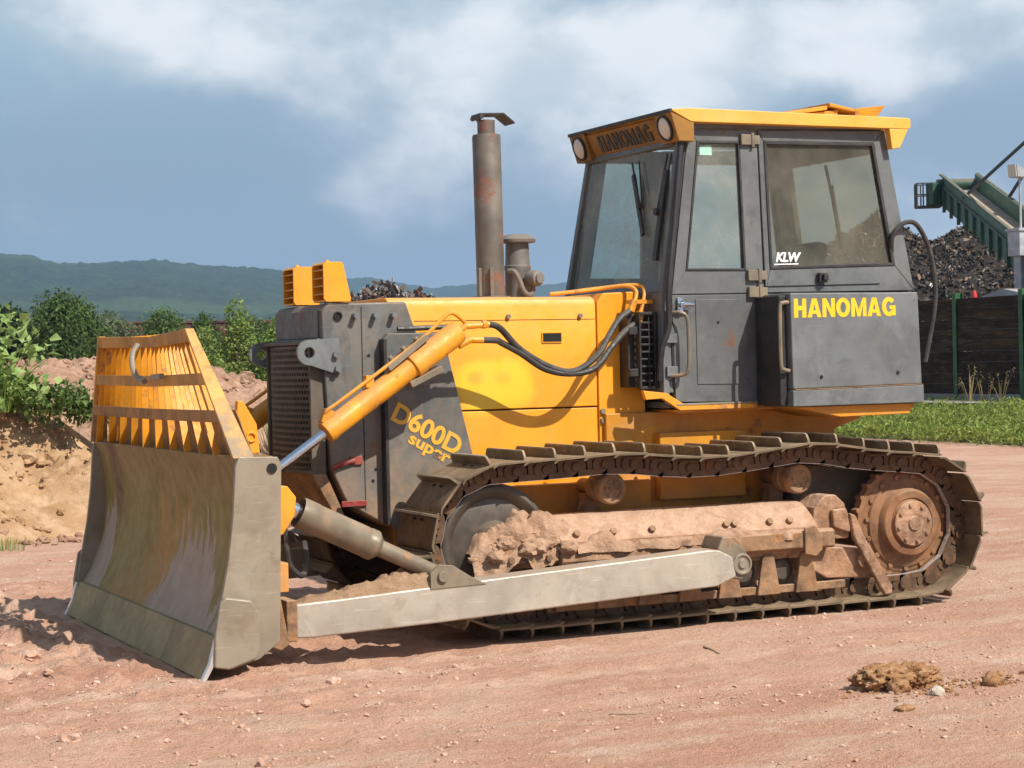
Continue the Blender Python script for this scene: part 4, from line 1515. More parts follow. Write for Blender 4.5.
# ---- hood (engine cover)
b = MB()
zt = 2.055
prof = [(-0.455, 1.345), (-0.455, zt-0.06), (-0.44, zt-0.022), (-0.40, zt), (0.40, zt), (0.44, zt-0.022), (0.455, zt-0.06), (0.455, 1.345)]
b.prismx(prof, -1.02, 0.415)
b.obj('hood', M['hood'], D, 0.006)
hood = bpy.data.objects['hood']
b = MB()
b.prismx([(-0.452, 0.80), (-0.452, 1.336), (0.452, 1.336), (0.452, 0.80)], -1.02, 0.415)
b.obj('lower_side_panel', M['hood'], D, 0.006)
b = MB()
b.prism([(0.424, 0.95), (0.424, 2.02), (0.47, 2.075), (0.72, 2.085), (0.765, 2.02), (0.765, 0.95)], -0.462, 0.462)
b.obj('firewall_panel', M['yellow'], D, 0.008)
b = MB()
b.box(-0.85, 0.41, -0.4562, -0.4552, 1.906, 1.910)
b.obj('panel_joint', M['dark'], hood, 0)
for x, y, z, r in ((-0.21, -0.455, 1.93, 0.015), (0.30, -0.455, 1.93, 0.015), (0.445, -0.462, 1.31, 0.018), (0.445, -0.462, 1.25, 0.018)):
    b = MB()
    b.cyl((x, y+0.005, z), (x, y-0.018, z), r, seg=10)
    b.obj('bolt', M['strut'], hood, 0)
b = MB()
b.box(0.03, 0.16, -0.4585, -0.4545, 1.765, 1.82)
b.obj('vent_slot', M['dark'], hood, 0)
b = MB()
for a in ((0.024, 1.759, 0.166, 1.765), (0.024, 1.82, 0.166, 1.826), (0.024, 1.765, 0.03, 1.82), (0.16, 1.765, 0.166, 1.82)):
    b.box(a[0], a[2], -0.463, -0.4545, a[1], a[3])
b.obj('slot_rim', M['yellow'], hood, 0)
# pipe lying along the hood top to the hoses
b = MB()
b.tube([(0.15, -0.33, 2.075), (0.45, -0.36, 2.10), (0.62, -0.47, 2.12), (0.66, -0.56, 2.08), (0.61, -0.60, 1.98)], 0.013)
b.tube([(0.20, -0.26, 2.075), (0.50, -0.34, 2.11), (0.70, -0.47, 2.125), (0.72, -0.56, 2.08), (0.66, -0.60, 1.92)], 0.013)
b.box(0.60, 0.76, -0.60, -0.53, 2.0, 2.025)
b.cyl((0.62, -0.6, 2.02), (0.595, -0.6, 1.95), 0.026, seg=8)
b.cyl((0.665, -0.6, 1.95), (0.645, -0.6, 1.86), 0.026, seg=8)
b.obj('hydraulic_pipe', M['yellow_worn'], D, 0)

# ---- nose (radiator housing)
b = MB()
b.prism([(-1.455, 1.78), (-1.455, 1.98), (-1.42, 2.022), (-0.905, 2.03), (-0.86, 1.90), (-0.60, 1.2), (-0.62, 0.90), (-1.05, 0.64), (-1.32, 0.80), (-1.42, 1.02)], -0.462, 0.462)
nose = b.obj('radiator_housing', M['grey_nose'], D, 0.014)
for s in (-1, 1):                                          # set-out side doors behind the lift cylinders
    b = MB()
    b.prism([(-1.08, 1.80), (-1.05, 1.835), (-0.70, 1.835), (-0.655, 1.70), (-0.50, 1.06), (-0.44, 0.86), (-1.02, 0.62), (-1.08, 0.68)], s*0.463, s*0.525)
    b.obj('side_door', M['grey_nose'], D, 0.008)
sdoor = bpy.data.objects['side_door']
b = MB()
b.box(-1.09, -1.068, -0.540, -0.464, 0.66, 1.80)
b.obj('door_edge', M['black'], sdoor, 0.003)
b = MB()
b.cyl((-0.98, -0.50, 1.86), (-0.60, -0.50, 1.87), 0.016, seg=8)
b.obj('hinge_rod', M['black'], sdoor, 0)
b = MB()                                                   # front panel above the grille
b.box(-1.466, -1.456, -0.40, 0.40, 1.815, 1.985)
b.box(-1.475, -1.455, -0.43, 0.43, 1.795, 1.812)
b.obj('front_panel', M['grey_nose'], nose, 0.004)
b = MB()
b.box(-1.445, -1.43, -0.42, 0.42, 0.99, 1.79)
b.obj('radiator_core', M['dark'], nose, 0)
b = MB()                                                   # perforated grille, slightly bowed forward


def gx(y):
    return -1.50-0.05*(1-(y/0.42)**2)


ys = [-0.40+0.80*i/22 for i in range(23)]
for i in range(21):
    z = 1.02+i*0.037
    for y0, y1 in zip(ys, ys[1:]):
        b.beam((gx(y0), y0, z), (gx(y1), y1, z), 0.012, 0.017)
for i in range(20):
    z = 1.02+i*0.037
    for j, y in enumerate(ys):
        yy = y+(0.009 if i % 2 else -0.009)
        b.box(gx(yy)-0.005, gx(yy)+0.005, yy-0.0065, yy+0.0065, z, z+0.037)
b.obj('grille', M['grille'], nose, 0)
b = MB()
for s in (-1, 1):
    b.box(-1.53, -1.44, s*0.40, s*0.43, 1.0, 1.79)
b.box(-1.555, -1.44, -0.43, 0.43, 1.775, 1.795)
b.box(-1.555, -1.44, -0.43, 0.43, 0.985, 1.008)
b.obj('grille_frame', M['grille'], nose, 0.003)
b = MB()                                                   # sloping plate under the grille
b.prism([(-1.53, 0.985), (-1.44, 0.985), (-1.30, 0.66), (-1.02, 0.55), (-1.02, 0.52), (-1.34, 0.63)], -0.43, 0.43)
b.obj('belly_plate', M['guardpl'], nose, 0.004)
for s in (-1, 1):                                          # lifting lugs
    b = MB()
    pts = [(-1.35, 1.62), (-1.35, 1.80), (-1.42, 1.80)]
    for i in range(9):
        a = math.pi/2+math.pi*i/8
        pts.append((-1.55+0.075*math.cos(a), 1.725+0.075*math.sin(a)))
    pts += [(-1.42, 1.62)]
    hole = [(-1.55+0.034*math.cos(2*math.pi*i/16), 1.725+0.034*math.sin(2*math.pi*i/16)) for i in range(16)]
    # plate with a real eye: ring strips around the hole
    yA, yB = s*0.464, s*0.492
    outer = []
    for i in range(16):
        a = 2*math.pi*i/16
        outer.append((-1.55+0.078*math.cos(a), 1.725+0.078*math.sin(a)))
    for i in range(16):
        j = (i+1) % 16
        b.prism([outer[i], outer[j], hole[j], hole[i]], yA, yB)
    b.prism([(-1.545, 1.803), (-1.36, 1.812), (-1.35, 1.60), (-1.40, 1.60), (-1.545, 1.648), (-1.515, 1.668), (-1.494, 1.70), (-1.494, 1.75), (-1.515, 1.782)], s*0.466, s*0.490)
    lug = b.obj('lifting_lug', M['grey_box'], nose, 0)
for x, z, r in ((-1.385, 1.71, 0.02), (-1.375, 1.625, 0.02), (-1.12, 1.945, 0.018), (-1.00, 1.945, 0.018), (-1.25, 1.945, 0.018)):
    for s in (-1, 1):
        b = MB()
        b.cyl((x, s*0.462, z), (x, s*0.515, z), r, seg=8)
        b.obj('bolt', M['grey_box'], nose, 0)
for s in (-1, 1):
    b = MB()
    b.lathe([(0.028, 0), (0.028, 0.012), (0.018, 0.012), (0.018, 0.004), (0, 0.004)], (-1.355, s*0.462, 1.945), (0, s, 0), 14)
    b.obj('plug_hole', M['dark'], nose, 0)
    for x, z in ((-1.16, 1.70), (-1.16, 1.57), (-1.13, 1.40), (-1.13, 1.0), (-1.15, 0.93)):
        b = MB()
        b.cyl((x, s*0.455, z), (x, s*0.4635, z), 0.011, seg=8)
        b.obj('plug_hole', M['dark'], nose, 0)
for s in (-1, 1):                                          # panel joint
    b = MB()
    b.box(-1.205, -1.199, s*0.455, s*0.4632, 0.75, 2.0)
    b.obj('panel_joint', M['dark'], nose, 0)
for s in (-1, 1):
    b = MB()
    b.tube([(-1.41, s*0.47, 1.02), (-1.34, s*0.485, 1.05), (-1.27, s*0.475, 1.06)], 0.016, smooth=2)
    b.box(-1.30, -1.22, s*0.463, s*0.478, 1.035, 1.085)
    b.obj('hinge', M['redpaint'], nose, 0.003)
    b = MB()
    b.box(-1.36, -1.20, s*0.463, s*0.478, 0.78, 0.815)
    b.obj('hinge', M['redpaint'], nose, 0.003)
# model lettering on the side doors
ca, sa = math.cos(R(-29)), math.sin(R(-29))
for s in (-1, 1):
    ax = Vector((ca, 0, sa)) if s < 0 else Vector((-ca, 0, -sa))
    ay = Vector((-sa, 0, ca)) if s < 0 else Vector((sa, 0, -ca))
    if s > 0:
        ax, ay = Vector((-ca, 0, sa)), Vector((sa, 0, ca))
        o1, o2 = Vector((-0.60, 0.5255, 1.055)), Vector((-0.66, 0.5255, 0.99))
        o1, o2 = Vector((-0.62, 0.5255, 1.33))+ax*0.0, Vector((-0.64, 0.5255, 1.22))
        o1 = Vector((-0.52, 0.5255, 1.33))
        o2 = Vector((-0.60, 0.5255, 1.20))
    else:
        o1, o2 = Vector((-1.056, -0.5255, 1.305)), Vector((-0.955, -0.5255, 1.14))
    sdn = bpy.data.objects['side_door' if s < 0 else 'side_door.001']
    text_obj('model_lettering', 'D600D', M['letter_worn'], sdn, o1, ax, ay, 0.50, 0.125, 0.003, 0.03)
    text_obj('model_lettering', 'super', M['letter_worn'], sdn, o2, ax, ay, 0.30 if s < 0 else 0.32, 0.078, 0.003, 0.03)

# ---- louvred lamp guards on the nose
for yc in (-0.475, 0.095):
    b = MB()
    y0, y1 = yc, yc+0.215
    z0, z1 = 2.032, 2.275
    rim = 0.012
    x0 = -1.445
    top = [(x0, z1-0.02), (x0+0.02, z1), (-1.325, z1), (-1.315, z1-0.015), (-1.27, z0+0.02), (-1.275, z0), (x0+0.015, z0), (x0, z0+0.02)]
    inn = [(x0, z1-0.02), (x0, z0+0.02)]
    # shell: two sides, top, back, bottom, open front
    b.prism(top, y0, y0+rim)
    b.prism(top, y1-rim, y1)
    b.prism([(x0+0.005, z1-0.014), (x0+0.02, z1), (-1.325, z1), (-1.325, z1-rim), (x0+0.005, z1-rim-0.006)], y0+rim, y1-rim)
    b.prism([(-1.325, z1), (-1.27, z0), (-1.285, z0), (-1.34, z1-0.012)], y0+rim, y1-rim)
    b.prism([(x0+0.005, z0), (-1.285, z0), (-1.285, z0+rim), (x0+0.005, z0+rim)], y0+rim, y1-rim)
    lg = b.obj('lamp_guard', M['yellow'], D, 0.006)
    b = MB()
    for i in range(1, 5):
        z = z0+i*(z1-z0)/5
        b.prism([(x0+0.004, z-0.004), (x0+0.07, z+0.016), (x0+0.07, z+0.022), (x0+0.004, z+0.003)], y0+rim, y1-rim)
    b.obj('louvre', M['yellow_worn'], lg, 0)
    b = MB()
    b.cyl(((x0-1.32)/2, (y0+y1)/2, z1), ((x0-1.32)/2, (y0+y1)/2, z1+0.016), 0.018, 0.012, seg=10)
    b.obj('bolt', M['yellow_worn'], lg, 0)

# ---- exhaust stack and air pre-cleaner
b = MB()
b.lathe([(0, 0), (0.092, 0), (0.094, 1.06), (0.09, 1.075), (0.058, 1.075), (0.058, 1.17), (0.05, 1.17), (0.05, 1.02), (0, 1.02)], (-0.118, 0, 2.06), (-0.008, 0, 1), 28)
ex = b.obj('exhaust_stack', M['exhaust'], D, 0.003)
b = MB()
for a in (200, 250, 20, 110):
    c2, s2 = math.cos(R(a)), math.sin(R(a))
    b.prismz([(-0.118+0.09*c2-0.012*s2, 0.09*s2+0.012*c2), (-0.118+0.09*c2+0.012*s2, 0.09*s2-0.012*c2), (-0.118+0.115*c2+0.012*s2, 0.115*s2-0.012*c2), (-0.118+0.115*c2-0.012*s2, 0.115*s2+0.012*c2)], 2.052, 2.26)
b.lathe([(0.092, 0), (0.13, 0), (0.13, 0.02), (0.092, 0.02)], (-0.118, 0, 2.054), (0, 0, 1), 24)
b.obj('stack_bracket', M['exhaust'], ex, 0.003)
b = MB()
b.prism([(-0.20, 3.255), (-0.035, 3.262), (0.045, 3.205), (0.05, 3.215), (-0.03, 3.275), (-0.20, 3.268)], -0.075, 0.075)
b.cyl((-0.19, -0.08, 3.245), (-0.19, 0.08, 3.245), 0.016, seg=8)
b.beam((-0.19, 0, 3.245), (-0.16, 0, 3.2), 0.05, 0.015)
b.obj('rain_flap', M['black'], ex, 0.002)
b = MB()
o3 = (0.125, 0.10, 2.05)
b.lathe([(0, 0), (0.085, 0), (0.085, 0.20), (0.088, 0.205), (0.088, 0.23), (0.082, 0.235), (0.078, 0.36), (0.075, 0.38), (0.122, 0.385), (0.125, 0.405), (0.10, 0.43), (0.06, 0.44), (0, 0.44)], o3, (0, 0, 1), 26)
ai = b.obj('air_cleaner', M['intake'], D, 0.002)
b = MB()
b.lathe([(0, 0), (0.05, 0), (0.055, 0.02), (0.055, 0.07), (0.05, 0.085), (0.035, 0.09), (0.035, 0.105), (0, 0.105)], (0.16, -0.01, 2.19), (0.35, -1, 0), 18)
b.tube([(0.0, -0.02, 2.24), (0.03, -0.05, 2.235), (0.06, -0.06, 2.18), (0.09, -0.06, 2.11), (0.13, -0.06, 2.08), (0.16, -0.05, 2.10), (0.17, -0.04, 2.16)], 0.018, 8, 4)
b.obj('dust_bowl', M['intake'], ai, 0.002)

# ---- blade
EX = [(-2.595, 0.0), (-2.50, 0.20)]
curve = [(-2.485, 0.205), (-2.425, 0.30), (-2.375, 0.42), (-2.335, 0.56), (-2.315, 0.70), (-2.312, 0.84), (-2.325, 0.98), (-2.35, 1.09), (-2.38, 1.165)]
b = MB()
b.prism(curve+[(-2.17, 1.165), (-2.17, 0.20), (-2.27, 0.10), (-2.44, 0.10)], -1.655, 1.655)
blade = b.obj('blade', M['blade'], D, 0.006)
b = MB()
for y0, y1 in ((-1.655, -0.83), (-0.826, 0.0), (0.004, 0.826), (0.83, 1.655)):
    b.prism([(-2.60, -0.005), (-2.585, -0.008), (-2.475, 0.16), (-2.465, 0.215), (-2.50, 0.21)], y0, y1)
b.obj('cutting_edge', M['edge'], blade, 0.004)
for s in (-1, 1):
    b = MB()
    b.prism([(-2.515, 0.24), (-2.485, 0.40), (-2.44, 0.62), (-2.41, 0.85), (-2.39, 1.12), (-2.37, 1.168), (-2.155, 1.160), (-2.135, 1.12), (-2.165, 0.17), (-2.28, 0.085), (-2.44, 0.04), (-2.50, 0.16)], s*1.657, s*1.687)
    ep = b.obj('end_plate', M['endplate'], blade, 0.005)
    b = MB()
    b.prism([(-2.535, 0.22), (-2.50, 0.405), (-2.47, 0.43), (-2.33, 0.405), (-2.29, 0.34), (-2.285, 0.14), (-2.31, 0.09), (-2.46, 0.045), (-2.54, 0.06)], s*1.688, s*1.722)
    b.obj('corner_bit', M['endplate'], blade, 0.012)
    b = MB()
    b.prism([(-2.612, -0.02), (-2.588, -0.02), (-2.535, 0.07), (-2.505, 0.205), (-2.525, 0.21), (-2.56, 0.08)], s*1.656, s*1.70)
    b.obj('edge_tip', M['polish'], blade, 0.004)
    b = MB()
    b.lathe([(0.028, 0), (0.028, 0.008), (0, 0.008)], (-2.19, s*1.687, 1.10), (0, s, 0), 14)
    b.obj('lifting_hole', M['dark'], blade, 0)
for y in (-0.95, -0.70, 0.70, 0.95):                        # back of the blade: ribs and cylinder brackets
    b = MB()
    b.prism([(-2.17, 0.95), (-2.02, 0.86), (-2.0, 0.76), (-2.17, 0.55)], y-0.02, y+0.02)
    b.obj('lift_bracket', M['yellow_worn'], blade, 0.006)
for s in (-1, 1):
    b = MB()
    b.prism([(-2.17, 0.98), (-2.02, 0.985), (-1.97, 0.92), (-1.98, 0.82), (-2.05, 0.72), (-2.17, 0.68)], s*1.33, s*1.43)
    b.obj('tilt_bracket', M['yellow_worn'], blade, 0.006)
    b = MB()
    b.prism([(-2.17, 0.42), (-2.10, 0.40), (-2.05, 0.12), (-2.10, 0.09), (-2.17, 0.12)], s*1.30, s*1.50)
    b.obj('arm_bracket', M['guardpl'], blade, 0.006)
b = MB()
b.box(-2.17, -2.08, -1.60, 1.60, 0.42, 0.58)
b.obj('back_beam', M['yellow_dirty'], blade, 0.006)
for s in (-1, 1):
    b = MB()
    b.prism([(-2.27, 1.46), (-2.24, 1.46), (-2.165, 1.33), (-2.15, 1.17), (-2.30, 1.17)], s*1.31, s*1.36)
    b.lathe([(0.03, 0), (0.03, 0.012), (0.02, 0.012), (0.02, 0.0), ], (-2.20, s*1.36, 1.26), (0, s, 0), 12)
    b.obj('guard_gusset', M['yellow'], blade, 0.004)

# ---- spill guard above the blade: flat bars fanned between two rails
B0, T0 = 1.16, 1.865


def gp(u, h, off=0.0):
    """u -1 (camera side) .. 1, h 0 bottom .. 1 top; the middle is knocked back a little"""
    hw = 1.655+(1.04-1.655)*h
    x = -2.385-0.075*h+0.06*max(0.0, 1-abs(u)/0.9)*h
    zt = 0.02*h*(-1 if abs(u) < 0.05 else 0)
    return Vector((x+off, u*hw, B0+(T0-B0)*h+zt))


b = MB()
NF = 21
for i in range(NF):
    u = -0.95+1.90*i/(NF-1)
    jx = rng.uniform(-0.006, 0.006)
    tw = rng.uniform(-0.012, 0.012)
    lo_h = 0.0 if i % 2 == 0 else 0.30
    a0, a1 = gp(u, lo_h, 0.006+jx), gp(u, 0.985, 0.006+jx)
    t = Vector((0, 0.004, 0))
    d = Vector((0.044, tw*0.4+0.004, 0.0))
    b.loft([a0-t, a0+t, a0+t+d, a0-t+d], [a1-t, a1+t, a1+t+d, a1-t+d])
guard = b.obj('spill_guard', M['yellow_worn'], D, 0)
b = MB()
for u0, u1 in ((-0.99, 0.0), (0.0, 0.99)):
    b.loft([gp(u0, 0, 0.108), gp(u0, 0.36, 0.108), gp(u0, 0.36, 0.116), gp(u0, 0, 0.116)], [gp(u1, 0, 0.108), gp(u1, 0.36, 0.108), gp(u1, 0.36, 0.116), gp(u1, 0, 0.116)])
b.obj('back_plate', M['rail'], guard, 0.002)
b = MB()


def rail(h0, h1, x0, x1, ua=-1.0, ub=1.0):
    us = [ua, 0.0, ub]
    for u0, u1 in zip(us, us[1:]):
        p = [gp(u0, h0, x0), gp(u0, h1, x0), gp(u0, h1, x1), gp(u0, h0, x1)]
        q = [gp(u1, h0, x0), gp(u1, h1, x0), gp(u1, h1, x1), gp(u1, h0, x1)]
        b.loft(p, q)


rail(0.90, 1.0, -0.012, 0.035)
rail(0.555, 0.65, -0.010, 0.004)
b.obj('guard_rail', M['rail_upper'], guard, 0.004)
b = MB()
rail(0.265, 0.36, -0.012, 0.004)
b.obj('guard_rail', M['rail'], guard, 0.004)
for s in (-1, 1):
    b = MB()
    p = [gp(s*1.0, 0, -0.015), gp(s*1.0, 0, 0.10), gp(s*1.018, 0, 0.10), gp(s*1.018, 0, -0.015)]
    q = [gp(s*1.0, 1.005, -0.015), gp(s*1.0, 1.005, 0.035), gp(s*1.028, 1.005, 0.035), gp(s*1.028, 1.005, -0.015)]
    b.loft(p, q)
    b.obj('side_bar', M['sidebar'], guard, 0.004)
b = MB()
b.tube([(-2.46, 0.06, 1.80), (-2.50, 0.04, 1.74), (-2.51, 0.0, 1.66), (-2.50, -0.06, 1.60), (-2.48, -0.16, 1.575)], 0.018, 10, 5)
b.beam((-2.46, -0.28, 1.60), (-2.46, -0.48, 1.605), 0.03, 0.03)
b.obj('bent_bar', M['endplate'], guard, 0)



def cake(name, mat, parent, x0, x1, y0, y1, base, thick, seed, res=0.012, rough=0.9, drop=0.0):
    """a layer of dried soil lying on a ledge: x0..x1 along, y0..y1 across"""
    nx, ny = int(abs(x1-x0)/res), max(8, int(abs(y1-y0)/res))
    U, V = np.meshgrid(np.linspace(0, 1, nx), np.linspace(0, 1, ny))
    X, Y = x0+(x1-x0)*U, y0+(y1-y0)*V
    win = np.clip(np.minimum(U, 1-U)*14, 0, 1)*np.sqrt(np.clip(np.minimum(V, 1-V)*3.5, 0, 1))
    nz = 0.8+rough*fbm(X*7, Y*7, seed, 5, 0.55)+0.28*fbm(X*24, Y*24, seed+7, 3, 0.6)
    Z = base(X)+thick(U)*win*np.clip(nz, 0.05, 2.0)-0.006*(1-win)
    if drop:
        q = np.clip((V-0.72)/0.28, 0, 1)
        Z = Z-drop*q**1.6*(1+0.5*fbm(X*8, Y*3, seed+2, 4))
        Y = Y+math.copysign(0.05, y1)*fbm(X*11, Z*11, seed+8, 4)*np.clip(V*3-1.2, 0, 1)*np.clip(np.minimum(U, 1-U)*10, 0, 1)
    X = X+0.012*fbm(Y*20, Z*30, seed+4, 3)*win
    return link_mesh(name, np_mesh(name, np.stack([X, Y, Z], -1).reshape(-1, 3), grid_faces(nx, ny), True), mat, parent)


# ---- push arms
for s in (-1, 1):
    b = MB()
    b.prism([(-2.0, 0.335), (-1.75, 0.345), (0.62, 0.475), (0.70, 0.47), (0.80, 0.42), (0.82, 0.30), (0.68, 0.25), (-1.2, 0.165), (-1.9, 0.142), (-2.0, 0.145)], s*1.29, s*1.47)
    arm = b.obj('push_arm', M['arm'], D, 0.012)
    b = MB()
    b.cyl((-2.06, s*1.33, 0.24), (-1.995, s*1.33, 0.24), 0.075, seg=14)
    b.box(-2.06, -1.998, s*1.27, s*1.485, 0.13, 0.36)
    b.obj('front_knuckle', M['guardpl'], arm, 0.008)
    b = MB()
    b.cyl((0.865, s*1.10, 0.375), (0.865, s*1.235, 0.375), 0.075)
    b.prism([(0.70, 0.475), (0.735, 0.55), (0.78, 0.545), (0.90, 0.455), (0.935, 0.385), (0.92, 0.31), (0.86, 0.275), (0.80, 0.29)], s*1.24, s*1.455)
    b.obj('trunnion_block', M['strut'], arm, 0.012)
    b = MB()
    b.lathe([(0.066, 0), (0.066, 0.016), (0.052, 0.018), (0.050, 0.008), (0.028, 0.008), (0.026, 0.02), (0, 0.02)], (0.865, s*1.455, 0.375), (0, s, 0), 20)
    b.obj('trunnion_cap', M['endplate'], arm, 0.003)
    cake('mud', M['mud'], arm, -1.99, -0.98, s*1.30, s*1.462, lambda x: 0.336+(x+1.99)*0.0515, lambda u: 0.030+0.075*np.clip(u*1.6-0.2, 0, 1)*np.clip((1.02-u)*9, 0, 1), 3 if s < 0 else 9)
    # tilt strut / stabiliser cylinder
    b = MB()
    y = s*1.385
    A, B_, C_ = Vector((-1.965, y, 0.845)), Vector((-1.55, y, 0.645)), Vector((-1.14, y, 0.435))
    ax_ = (B_-A).normalized()
    b.lathe([(0.0, 0.05), (0.075, 0.04), (0.085, 0.0), (0.089, 0.02), (0.089, 0.10), (0.086, 0.105), (0.086, 0.42), (0.084, 0.44), (0.088, 0.45), (0.088, 0.49), (0.06, 0.52), (0.048, 0.525), (0.046, 0.89), (0.0, 0.89)], A+ax_*0.02, ax_, 26)
    ts = b.obj('tilt_cylinder', M['strut'], D, 0.003)
    b = MB()
    b.cyl(A-ax_*0.11, A+ax_*0.10, 0.045, seg=16)
    b.obj('piston_rod', M['chrome'], ts, 0)
    b = MB()
    b.lathe([(0.0, -0.07), (0.06, -0.07), (0.06, 0.07), (0.0, 0.07)], (-1.125, y, 0.43), (0, 1, 0), 18)
    b.lathe([(0.0, 0), (0.032, 0), (0.032, 0.02), (0.0, 0.02)], (-1.125, y+s*0.09, 0.43), (0, s, 0), 12)
    b.prism([(-1.20, 0.36), (-0.85, 0.37), (-0.95, 0.42), (-1.06, 0.49), (-1.15, 0.50), (-1.2, 0.45)], y+s*0.072, y+s*0.092)
    b.obj('clevis', M['strut'], ts, 0.004)
    b = MB()
    b.tube([(-2.02, s*1.34, 0.82), (-2.0, s*1.33, 0.62), (-1.97, s*1.31, 0.52), (-1.90, s*1.28, 0.47), (-1.84, s*1.2, 0.52), (-1.82, s*1.1, 0.64)], 0.018, 8, 5)
    b.obj('tilt_hose', M['rubber'], ts, 0)

# ---- lift cylinders
for s in (-1, 1):
    y = s*0.80
    A, B_ = Vector((-1.575, y, 1.245)), Vector((-0.70, y, 1.835))
    ax_ = (B_-A).normalized()
    L = (B_-A).length
    b = MB()
    b.lathe([(0, 0.0), (0.045, 0.0), (0.07, 0.006), (0.072, 0.05), (0.067, 0.06), (0.067, L*0.64), (0.08, L*0.645), (0.08, L*0.70), (0.073, L*0.71), (0.075, L*0.955), (0.066, L), (0, L)], A, ax_, 26)
    lc = b.obj('lift_cylinder', M['yellow_worn'], D, 0.003)
    b = MB()
    b.cyl(A-ax_*0.72, A+ax_*0.02, 0.029, seg=16)
    b.obj('piston_rod', M['chrome'], lc, 0)
    b = MB()
    nrm = Vector((-ax_.z, 0, ax_.x))
    off = nrm*0.105-Vector((0, s*(-0.03), 0))
    b.tube([A+ax_*0.06+nrm*0.05, A+ax_*0.07+off, A+ax_*0.2+off, A+ax_*(L*0.72)+off, A+ax_*(L*0.96)+off*1.25, A+ax_*(L*1.02)+off*1.1, A+ax_*(L*1.06)+nrm*0.02], 0.012, 8, 6)
    b.beam(A+ax_*0.03+nrm*0.05, A+ax_*0.10+nrm*0.10, 0.07, 0.06, nrm)
    b.beam(A+ax_*(L*0.36)+nrm*0.06, A+ax_*(L*0.40)+nrm*0.12, 0.06, 0.05, nrm)
    b.cyl(A+ax_*(L*0.97), A+ax_*(L*1.06), 0.022, seg=8)
    b.cyl(A+ax_*(L*1.05), (-0.495, y, 1.874), 0.020, seg=8)
    b.cyl((-0.545, y, 1.874), (-0.515, y, 1.874), 0.027, seg=6)
    b.cyl(A+ax_*(L*0.95)-nrm*0.07, A+ax_*(L*1.04)-nrm*0.085, 0.024, seg=8)
    b.cyl(A+ax_*(L*1.03)-nrm*0.085, (-0.54, y, 1.78), 0.022, seg=8)
    b.obj('hydraulic_pipe', M['yellow_worn'], lc, 0.003)
    b = MB()                                                # trunnion yoke on the housing
    T = A+ax_*(L*0.66)
    b.cyl((T.x, s*0.52, T.z), (T.x, s*0.74, T.z), 0.05, seg=14)
    b.beam(T-nrm*0.075-ax_*0.10, T-nrm*0.115+ax_*0.13, 0.10, 0.04, nrm)
    b.beam(T+nrm*0.085-ax_*0.16, T+nrm*0.10+ax_*0.16, 0.10, 0.035, nrm)
    for q in (-0.10, 0.0, 0.10):
        b.cyl(T+ax_*q+nrm*0.10, T+ax_*q+nrm*0.135, 0.018, seg=8)
    b.obj('trunnion_yoke', M['strut'], lc, 0.005)

b = MB()
b.tube([(-0.50, -0.80, 1.875), (-0.42, -0.79, 1.85), (-0.256, -0.73, 1.717), (-0.05, -0.72, 1.605), (0.12, -0.72, 1.576), (0.288, -0.71, 1.668), (0.40, -0.67, 1.80), (0.50, -0.62, 1.90), (0.60, -0.60, 1.96)], 0.0205, 10, 6)
b.obj('hydraulic_hose', M['rubber'], D, 0)
b = MB()
b.tube([(-0.545, -0.80, 1.78), (-0.44, -0.79, 1.775), (-0.40, -0.75, 1.764), (-0.256, -0.73, 1.695), (-0.087, -0.72, 1.594), (0.09, -0.72, 1.56), (0.267, -0.71, 1.591), (0.42, -0.68, 1.735), (0.55, -0.62, 1.83), (0.645, -0.60, 1.88)], 0.0205, 10, 6)
b.obj('hydraulic_hose', M['rubber'], D, 0)

# ---- crawler gear
TY = 0.94
I_C, I_R = Vector((-0.59, 0.55)), 0.425
S_C, S_R = Vector((2.42, 0.515)), 0.40


def track_path():
    P = []
    P += [(S_C.x-(S_C.x-I_C.x)*i/60, (S_C.y-S_R)+((I_C.y-I_R)-(S_C.y-S_R))*i/60) for i in range(60)]
    P += [(I_C.x+I_R*math.cos(R(270-180*i/40)), I_C.y+I_R*math.sin(R(270-180*i/40))) for i in range(41)]
    key = [(-0.59, 0.975), (-0.2, 0.985), (0.23, 1.000), (0.55, 0.968), (0.85, 0.952), (1.2, 0.975), (1.60, 1.012), (1.95, 0.962), (2.22, 0.928), (2.42, 0.915)]
    for i in range(len(key)-1):
        p0, p1, p2, p3 = key[max(i-1, 0)], key[i], key[i+1], key[min(i+2, len(key)-1)]
        for j in range(1, 13):
            t = j/12
            P.append(tuple(0.5*(2*p1[c]+(p2[c]-p0[c])*t+(2*p0[c]-5*p1[c]+4*p2[c]-p3[c])*t*t+(3*p1[c]-p0[c]-3*p2[c]+p3[c])*t**3) for c in (0, 1)))
    P += [(S_C.x+S_R*math.cos(R(90-180*i/40)), S_C.y+S_R*math.sin(R(90-180*i/40))) for i in range(1, 40)]
    P = np.array(P+[P[0]])
    sl = np.r_[0, np.cumsum(np.hypot(*np.diff(P, axis=0).T))]
    n = 43
    q = (np.arange(n+1)/n)*sl[-1]+0.07
    q = np.mod(q, sl[-1])
    return np.stack([np.interp(q, sl, P[:, 0]), np.interp(q, sl, P[:, 1])], 1)


PINS = track_path()
NP = len(PINS)-1


